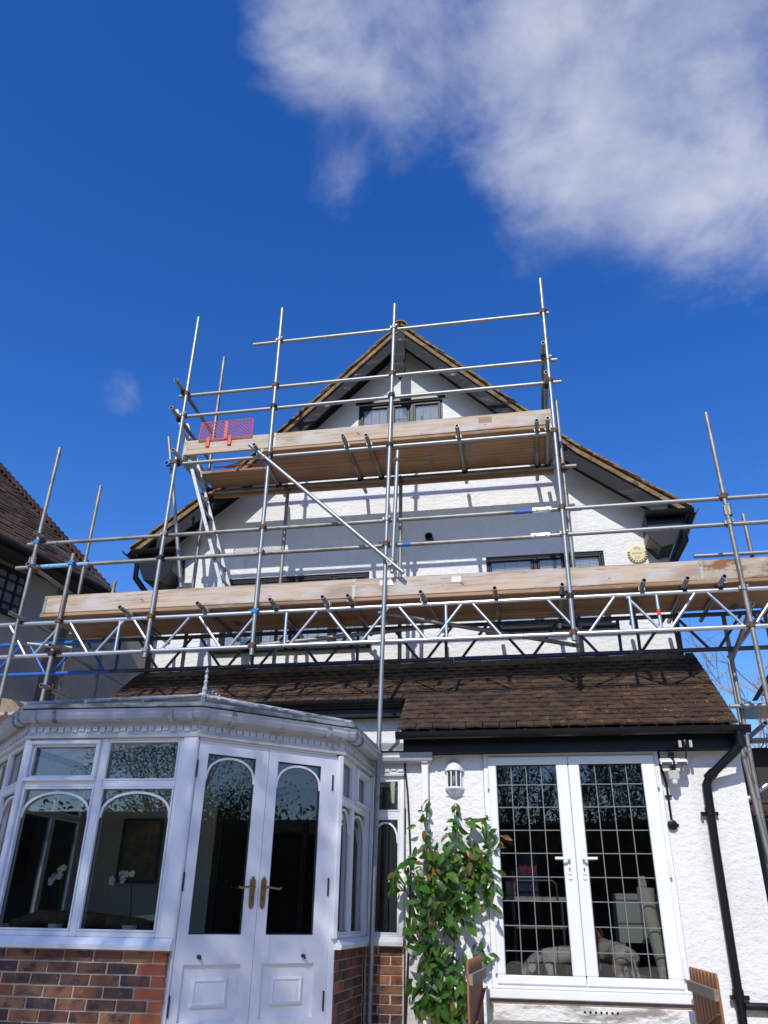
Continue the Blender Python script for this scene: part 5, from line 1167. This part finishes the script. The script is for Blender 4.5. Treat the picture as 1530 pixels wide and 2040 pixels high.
# dogs
def dog(name, loc, rz, label, fur, head_down, sc=1.0, patch=None):
    t = thing(name, label, 'dog', loc)
    me = bpy.data.meshes.new('body'); b = bmesh.new(); sk = b.verts.layers.skin.verify(); V = {}
    def v(k, x, y, z, r):
        q = b.verts.new((x*sc, y*sc, z*sc)); q[sk].radius = (r*sc, r*sc); V[k] = q; return q
    def e(*ks):
        for a, c in zip(ks, ks[1:]): b.edges.new((V[a], V[c]))
    v('pelvis', .19, 0, .335, .072); v('loin', .08, 0, .325, .074); v('rib', -.05, 0, .315, .092); v('chest', -.17, 0, .315, .088)
    if head_down: v('neck', -.265, 0, .31, .058); v('skull', -.345, 0, .235, .060); v('brow', -.375, 0, .195, .048); v('muzzle', -.405, 0, .135, .032); v('nose', -.418, 0, .10, .022)
    else: v('neck', -.26, 0, .39, .058); v('skull', -.315, .02, .455, .062); v('brow', -.36, .03, .45, .048); v('muzzle', -.41, .045, .43, .033); v('nose', -.44, .05, .425, .022)
    v('tail1', .262, 0, .345, .020); v('tail2', .29, .01, .27, .013); v('tail3', .30, .015, .20, .008)
    e('pelvis', 'loin', 'rib', 'chest', 'neck', 'skull', 'brow', 'muzzle', 'nose'); e('pelvis', 'tail1', 'tail2', 'tail3')
    for s in (-1, 1):
        n = str(s)
        v('sh'+n, -.185, .062*s, .245, .046); v('el'+n, -.165, .07*s, .175, .032); v('wr'+n, -.175, .07*s, .085, .022); v('pa'+n, -.18, .07*s, .028, .024); v('to'+n, -.205, .07*s, .018, .018)
        v('hi'+n, .20, .068*s, .265, .060); v('kn'+n, .155, .078*s, .19, .044); v('ho'+n, .245, .075*s, .105, .023); v('hp'+n, .225, .075*s, .028, .024); v('ht'+n, .195, .075*s, .018, .018)
        e('chest', 'sh'+n, 'el'+n, 'wr'+n, 'pa'+n, 'to'+n); e('pelvis', 'hi'+n, 'kn'+n, 'ho'+n, 'hp'+n, 'ht'+n)
    V['pelvis'][sk].use_root = True
    hd = {k: V[k].co.copy() for k in ('skull', 'brow', 'neck', 'chest', 'pelvis')}
    b.to_mesh(me); b.free()
    o = bpy.data.objects.new('body', me); C.objects.link(o); me.materials.append(MATS[fur]); place(o, loc, t); o.rotation_euler = (0, 0, rz)
    s_ = o.modifiers.new('skin', 'SKIN'); s_.use_smooth_shade = True; o.modifiers.new('round', 'SUBSURF').render_levels = 2; o.modifiers['round'].levels = 2
    Mx = Matrix.Translation(Vector(loc)) @ Matrix.Rotation(rz, 4, 'Z')
    def part(nm, mb, m):
        mb.v = [Mx @ q for q in mb.v]; return obj(nm, mb, m, t, smooth=True)
    for s in (-1, 1):
        c = hd['skull']+Vector((.012, .052*s, .02))*sc; er = MB(); pts = [(0, 0, .02), (-.03, .01*s, .0), (-.035, .02*s, -.05), (-.005, .025*s, -.085), (.03, .02*s, -.05), (.028, .01*s, .0)]
        er.prism([c+Vector(q)*sc for q in pts], (0, .010*s*sc, 0)); part('ear', er, 'ear_brown' if fur == 'fur_tan' else 'fur_white')
        ey = MB().lathe([(.001, -.008), (.008, 0), (.001, .008)], hd['brow']+Vector((-.012, .034*s, .022))*sc, 8); part('eye', ey, 'collar')
    cl = MB(); a = hd['neck'].lerp(hd['chest'], .15); d = (hd['neck']-hd['chest']).normalized(); cl.tube(a-d*.012, a+d*.012, .064*sc, 14); part('collar', cl, 'collar')
    if patch:
        ps = MB().lathe([(.001, -.05), (.05, -.03), (.062, 0), (.05, .03), (.001, .05)], hd['pelvis']+Vector((.0, -.025, .02)), 12); part('patch', ps, patch)
    return t
dog('dog', (.20, 8.55, FLR), R(6), 'white dog with its head lowered to the floor behind the left french door', 'fur_white', True, 1.0, 'ear_brown')
dog('dog', (.62, 8.66, FLR), R(-62), 'tan and white dog standing behind the right french door, rump towards the glass', 'fur_tan', False, 1.12)

# ================================================================== NEIGHBOURS
nb = thing('neighbour_house', 'brown tiled neighbouring house with shaded grey wall at the left edge', 'house', (-9, 11, -E))
fa = Vector((-7.42, 12.23, 5.19)); ne = Vector((-8.0, 9.88, 5.19)); ed = (fa-ne).normalized(); ne2 = fa-ed*6.5; out = Vector((ed.y, -ed.x, 0)); upn = (-out*math.cos(R(51))+Vector((0, 0, math.sin(R(51))))); nn = ed.cross(upn).normalized(); nn = nn if nn.z > 0 else -nn
d = ray(0, 938); hp = d*((fa.dot(nn))/d.dot(nn)); hd_ = (hp-fa).normalized(); cu = hd_.dot(upn); ce = hd_.dot(ed)
tl = MB(); rr = random.Random(31)
for i in range(52):
    q = i*.105; endu = 6.5+ce/cu*q; u = 0
    while u < endu:
        w = min(.32, endu-u+.04); tl.obox(ne2+ed*u+upn*(q-.02)+nn*rr.uniform(0, .012), ed*(w-.004), upn*.22-nn*.018, nn*(.022+rr.uniform(0, .006))); u += .32
    for_hip = ne2+ed*endu+upn*q
    tl.obox(for_hip-ed*.10+nn*.03, ed*.16, upn*.14+nn*.03, nn*.03)
obj('roof_tiles', tl, 'neighbour_tile', nb, kind='stuff')
dk = MB(); top = 5.4; dk.prism([ne2, fa, fa+hd_*(top/cu), ne2+upn*top], nn*-.06); obj('roof_deck', dk, 'dark_timber', nb)
bk = MB(); h1 = fa+hd_*(top/cu); bk.prism([fa, h1, h1-out*.02+Vector((-.3, 3.0, -4.0)), fa+Vector((-3.4, 2.6, 0))], (0, 0, -.05)); obj('roof_deck', bk, 'dark_timber', nb)
wo_ = -out*.45
wl_ = MB(); a, b = ne2+wo_, fa+wo_-ed*.4
wl_.prism([Vector((a.x, a.y, -E)), Vector((b.x, b.y, -E)), b+Vector((0, 0, .02)), a+Vector((0, 0, .02))], -out*.3); obj('wall', wl_, 'neighbour_render', nb)
we = MB(); c_ = b-out*5; we.prism([Vector((b.x, b.y, -E)), Vector((c_.x, c_.y, -E)), c_, b], -ed*.3); obj('wall', we, 'neighbour_render', nb)
wq = fa-out*.30-ed*.2
obj('wall', MB().obox(Vector((wq.x, wq.y, -E)), ed*9, -out*.4, (0, 0, 5.05+E)), 'neighbour_render', nb)
obj('soffit', MB().obox(ne2+Vector((0, 0, -.10)), ed*6.5, -out*.46, (0, 0, .06)), 'dark_timber', nb)
obj('gutter', MB().tube(ne2+out*.06+Vector((0, 0, -.03)), fa+out*.06+Vector((0, 0, -.03)), .06, 10), 'black_gloss', nb)
def onwall(px, py): d = ray(px, py); n2 = out; k = (a.dot(n2))/d.dot(n2); return d*k
w0, w1 = onwall(-45, 1105), onwall(52, 1165); wz0 = onwall(42, 1238).z; wz1 = onwall(8, 1128).z
wlen = (w1-w0).dot(ed); W0 = Vector((w0.x, w0.y, 0))
nw = thing('window', None, None, (w1.x, w1.y, wz0), parent=nb)
fr = MB()
def wb(u0, u1, z0, z1, d0, d1): fr.obox(W0+ed*u0+out*d0+Vector((0, 0, z0)), ed*(u1-u0), out*(d1-d0), (0, 0, z1-z0))
wb(0, wlen, wz1-.07, wz1, .0, .06); wb(0, wlen, wz0, wz0+.07, 0, .06); wb(0, .06, wz0, wz1, 0, .05); wb(wlen-.06, wlen, wz0, wz1, 0, .05)
for i in range(1, 5): wb(wlen*i/5-.015, wlen*i/5+.015, wz0, wz1, .005, .045)
for i in range(1, 4): z = wz0+(wz1-wz0)*i/4; wb(0, wlen, z-.014, z+.014, .008, .042)
obj('frame', fr, 'black_frame', nw); obj('pane', MB().obox(W0+out*.004+Vector((0, 0, wz0)), ed*wlen, out*.008, (0, 0, wz1-wz0)), 'lead', nw)
gr = thing('neighbour_garage', 'dark timber outbuilding with a tiled skirt roof at the right edge beyond the scaffold', 'outbuilding', (5, 13, -E))
obj('wall', MB().box(2.95, 9, 11.6, 18, -E, 2.1), 'dark_timber', gr)
tg = MB(); rr = random.Random(5)
for i in range(9):
    x = 2.75
    while x < 8: tg.obox(Vector((x, 10.9+.075*i, .75+.07*i))+Vector((0, 0, rr.uniform(0, .01))), (.155, 0, 0), (0, .16, .13), (0, -.012, .016)); x += .16
obj('roof_tiles', tg, 'neighbour_tile', gr, kind='stuff'); obj('roof', MB().prism([(2.7, 11.3, 2.1), (9.2, 11.3, 2.1), (9.2, 14.6, 2.75), (2.7, 14.6, 2.75)], (0, 0, .06)), 'dark_timber', gr)

# ================================================================== TREES
def branches(mb, p, d, L, r, lvl, rr, tips, spread=.5, seg=6, minr=.004):
    n = 4; pts = [p]; q = p.copy(); dd = d.copy()
    for i in range(n):
        dd = (dd+Vector((rr.gauss(0, .12), rr.gauss(0, .12), rr.gauss(.03, .08)))).normalized(); q = q+dd*(L/n); pts.append(q.copy())
    mb.path(pts, r, seg, r*.55)
    if lvl == 0: tips.append((q, dd)); return
    k = 3 if lvl > 1 else 4
    for i in range(k):
        b = pts[1+(i*3+1) % n] if i else pts[-1]; nd = (dd+Vector((rr.gauss(0, spread), rr.gauss(0, spread), rr.gauss(.12, spread*.7)))).normalized()
        branches(mb, b, nd, L*rr.uniform(.55, .8), max(minr, r*.55), lvl-1, rr, tips, spread, max(3, seg-1), minr)
def tree(name, loc, h, r0, lvl, label, nleaf=0, lsize=.09, lspread=.5, seed=1, bark='bark', spread=.5, grp=None, first=.33):
    rr = random.Random(seed); t = thing(name, label, 'tree', loc, grp); loc = Vector(loc); mb = MB(); tips = []
    trunk = [loc, loc+Vector((.05, 0, h*.2)), loc+Vector((-.05, .06, h*first))]; mb.path(trunk, r0, 9, r0*.75)
    for i in range(5):
        a = i*1.26+rr.random(); branches(mb, trunk[-1], Vector((math.cos(a)*.55, math.sin(a)*.55, 1)).normalized(), h*.30, r0*.5, lvl, rr, tips, spread, 6)
    obj('trunk', mb, bark, t, smooth=False, origin=loc)
    if nleaf:
        lf = MB(); per = max(1, nleaf//len(tips))
        for q, d in tips:
            for i in range(per):
                c = q+Vector((rr.gauss(0, lspread), rr.gauss(0, lspread), rr.gauss(0, lspread*.8))); u = Vector((rr.gauss(0, 1), rr.gauss(0, 1), rr.gauss(0, 1))).normalized(); w = u.orthogonal().normalized(); s = lsize*rr.uniform(.6, 1.3)
                lf.add([c-u*s, c-w*s*.45, c+u*s, c+w*s*.45], [(0, 1, 2, 3)])
        obj('crown', lf, 'tree_leaf', t, kind='stuff', normals=False)
    return t
tree('bare_tree', (7.3, 25, -E), 9.2, .22, 4, 'pale bare spring tree beyond the roof at the right edge', seed=4, bark='bark_pale', spread=.42, first=.3)

def crowned(loc, trunk_h, centre, rad, n, ls, label, seed, clump=.55, lvl=2, mt='tree_leaf'):
    """tree whose leaves fill an uneven ellipsoid of clumps"""
    rr = random.Random(seed); t = thing('garden_tree', label, 'tree', loc, 'garden trees opposite the house'); loc = Vector(loc); mb = MB(); tips = []; c = Vector(centre); rad = Vector(rad)
    fork = loc+Vector((rr.uniform(-.2, .2), rr.uniform(-.2, .2), trunk_h)); mb.path([loc, loc.lerp(fork, .5)+Vector((.06, .03, 0)), fork], .19, 9, .13)
    lf = MB(); nc = 46
    for i in range(nc):
        while True:
            q = Vector((rr.uniform(-1, 1), rr.uniform(-1, 1), rr.uniform(-1, 1)))
            if .15 < q.length < 1: break
        p = c+Vector((q.x*rad.x, q.y*rad.y, q.z*rad.z)); mid = fork.lerp(p, .5)+Vector((rr.gauss(0, .25), rr.gauss(0, .25), rr.uniform(.0, .4)))
        mb.path([fork, mid, p], .045, 5, .008)
        for k in range(3): mb.path([mid.lerp(p, .4+.2*k), p+Vector((rr.gauss(0, clump), rr.gauss(0, clump), rr.gauss(0, clump*.8)))], .014, 3, .004)
        for k in range(int(n/nc)):
            a = p+Vector((rr.gauss(0, clump), rr.gauss(0, clump), rr.gauss(0, clump*.7))); u = Vector((rr.gauss(0, 1), rr.gauss(0, 1), rr.gauss(0, 1))).normalized(); w = u.orthogonal().normalized(); s_ = ls*rr.uniform(.6, 1.3)
            lf.add([a-u*s_, a-w*s_*.45, a+u*s_, a+w*s_*.45], [(0, 1, 2, 3)])
    obj('trunk', mb, 'bark', t, origin=loc); obj('crown', lf, mt, t, kind='stuff', normals=False); return t
# the garden opposite the house: it shades the conservatory and shows in the panes
crowned((-4.9, -6.6, -E), 5.8, (-4.7, -6.2, 11.1), (2.1, 1.6, 1.55), 10500, .055, 'tall light-crowned tree behind the viewer whose shade falls on the conservatory', 61, .5)
crowned((2.5, -15, -E), 2.2, (2.5, -15, 3.6), (2.8, 2.0, 2.4), 13000, .06, 'spreading tree behind the viewer mirrored in the left french door', 62, .6)
crowned((-2.8, -17, -E), 2.4, (-2.8, -17, 3.8), (2.9, 2.0, 2.6), 13000, .06, 'round-topped tree behind the viewer left of the mirrored spreading tree', 63, .6)
crowned((-9.5, -14, -E), 2.2, (-9.5, -14, 4.0), (3.2, 2.2, 3.0), 13000, .06, 'dense tree behind the viewer mirrored in the left conservatory panes', 64, .6)
crowned((9.5, -9.5, -E), 2.2, (9.5, -9.5, 3.6), (2.6, 2.6, 2.8), 13000, .06, 'dense tree behind the viewer mirrored in the conservatory doors', 65, .6)
crowned((15.5, -4.5, -E), 2.4, (15.5, -4.5, 4.0), (2.8, 2.8, 3.0), 13000, .06, 'wide tree far right behind the viewer mirrored in the conservatory door glass', 66, .65)
tree('garden_tree', (6.5, -18, -E), 10.5, .2, 4, 'bare twiggy tree behind the viewer mirrored high in the french doors', seed=12, grp='garden trees opposite the house', spread=.5, first=.25)
tree('garden_tree', (-.2, -20, -E), 10, .2, 4, 'bare forked tree behind the viewer mirrored above the kitchen trolley', seed=15, grp='garden trees opposite the house', spread=.5, first=.25)
tree('garden_tree', (12.5, -13, -E), 11, .2, 4, 'tall bare tree behind the viewer mirrored beside the brass handles', seed=18, grp='garden trees opposite the house', spread=.5, first=.25)
tree('garden_tree', (-6.3, -19, -E), 9.5, .2, 4, 'bare tree behind the viewer mirrored in the conservatory top lights', seed=19, grp='garden trees opposite the house', spread=.5, first=.25)
hg = MB(); rr = random.Random(41)
for k, (ax, ay, bx, by, hh) in enumerate(((-30, -23, 26, -22, 5.6), (24, -22, 27, 12, 5.4))):  # unseen hedges, added and heightened to darken the horizon mirrored in the panes
    A_, B_ = Vector((ax, ay, 0)), Vector((bx, by, 0))
    hd = MB(); nseg = 40; dirn = (B_-A_).normalized(); sid = Vector((dirn.y, -dirn.x, 0))
    hd.obox(A_-sid*.5+Vector((0, 0, -E)), B_-A_, sid, (0, 0, hh-.25))
    h = thing('hedge', ('added unseen hedge across the garden behind the viewer' if k == 0 else 'added unseen hedge along the right side of the garden'), 'hedge', (A_+B_)/2+Vector((0, 0, -E)))
    obj('core', hd, 'dark_timber', h); lf = MB()
    for i in range(14000):
        a = A_.lerp(B_, rr.random())+sid*rr.choice((-1, 1))*rr.uniform(.45, .7)+Vector((0, 0, -E+rr.uniform(0, hh+rr.gauss(0, .35)))); u = Vector((rr.gauss(0, 1), rr.gauss(0, 1), rr.gauss(0, 1))).normalized(); w = u.orthogonal().normalized(); s_ = rr.uniform(.08, .17)
        lf.add([a-u*s_, a-w*s_*.6, a+u*s_, a+w*s_*.6], [(0, 1, 2, 3)])
    obj('foliage', lf, 'tree_leaf', h, kind='stuff', normals=False)
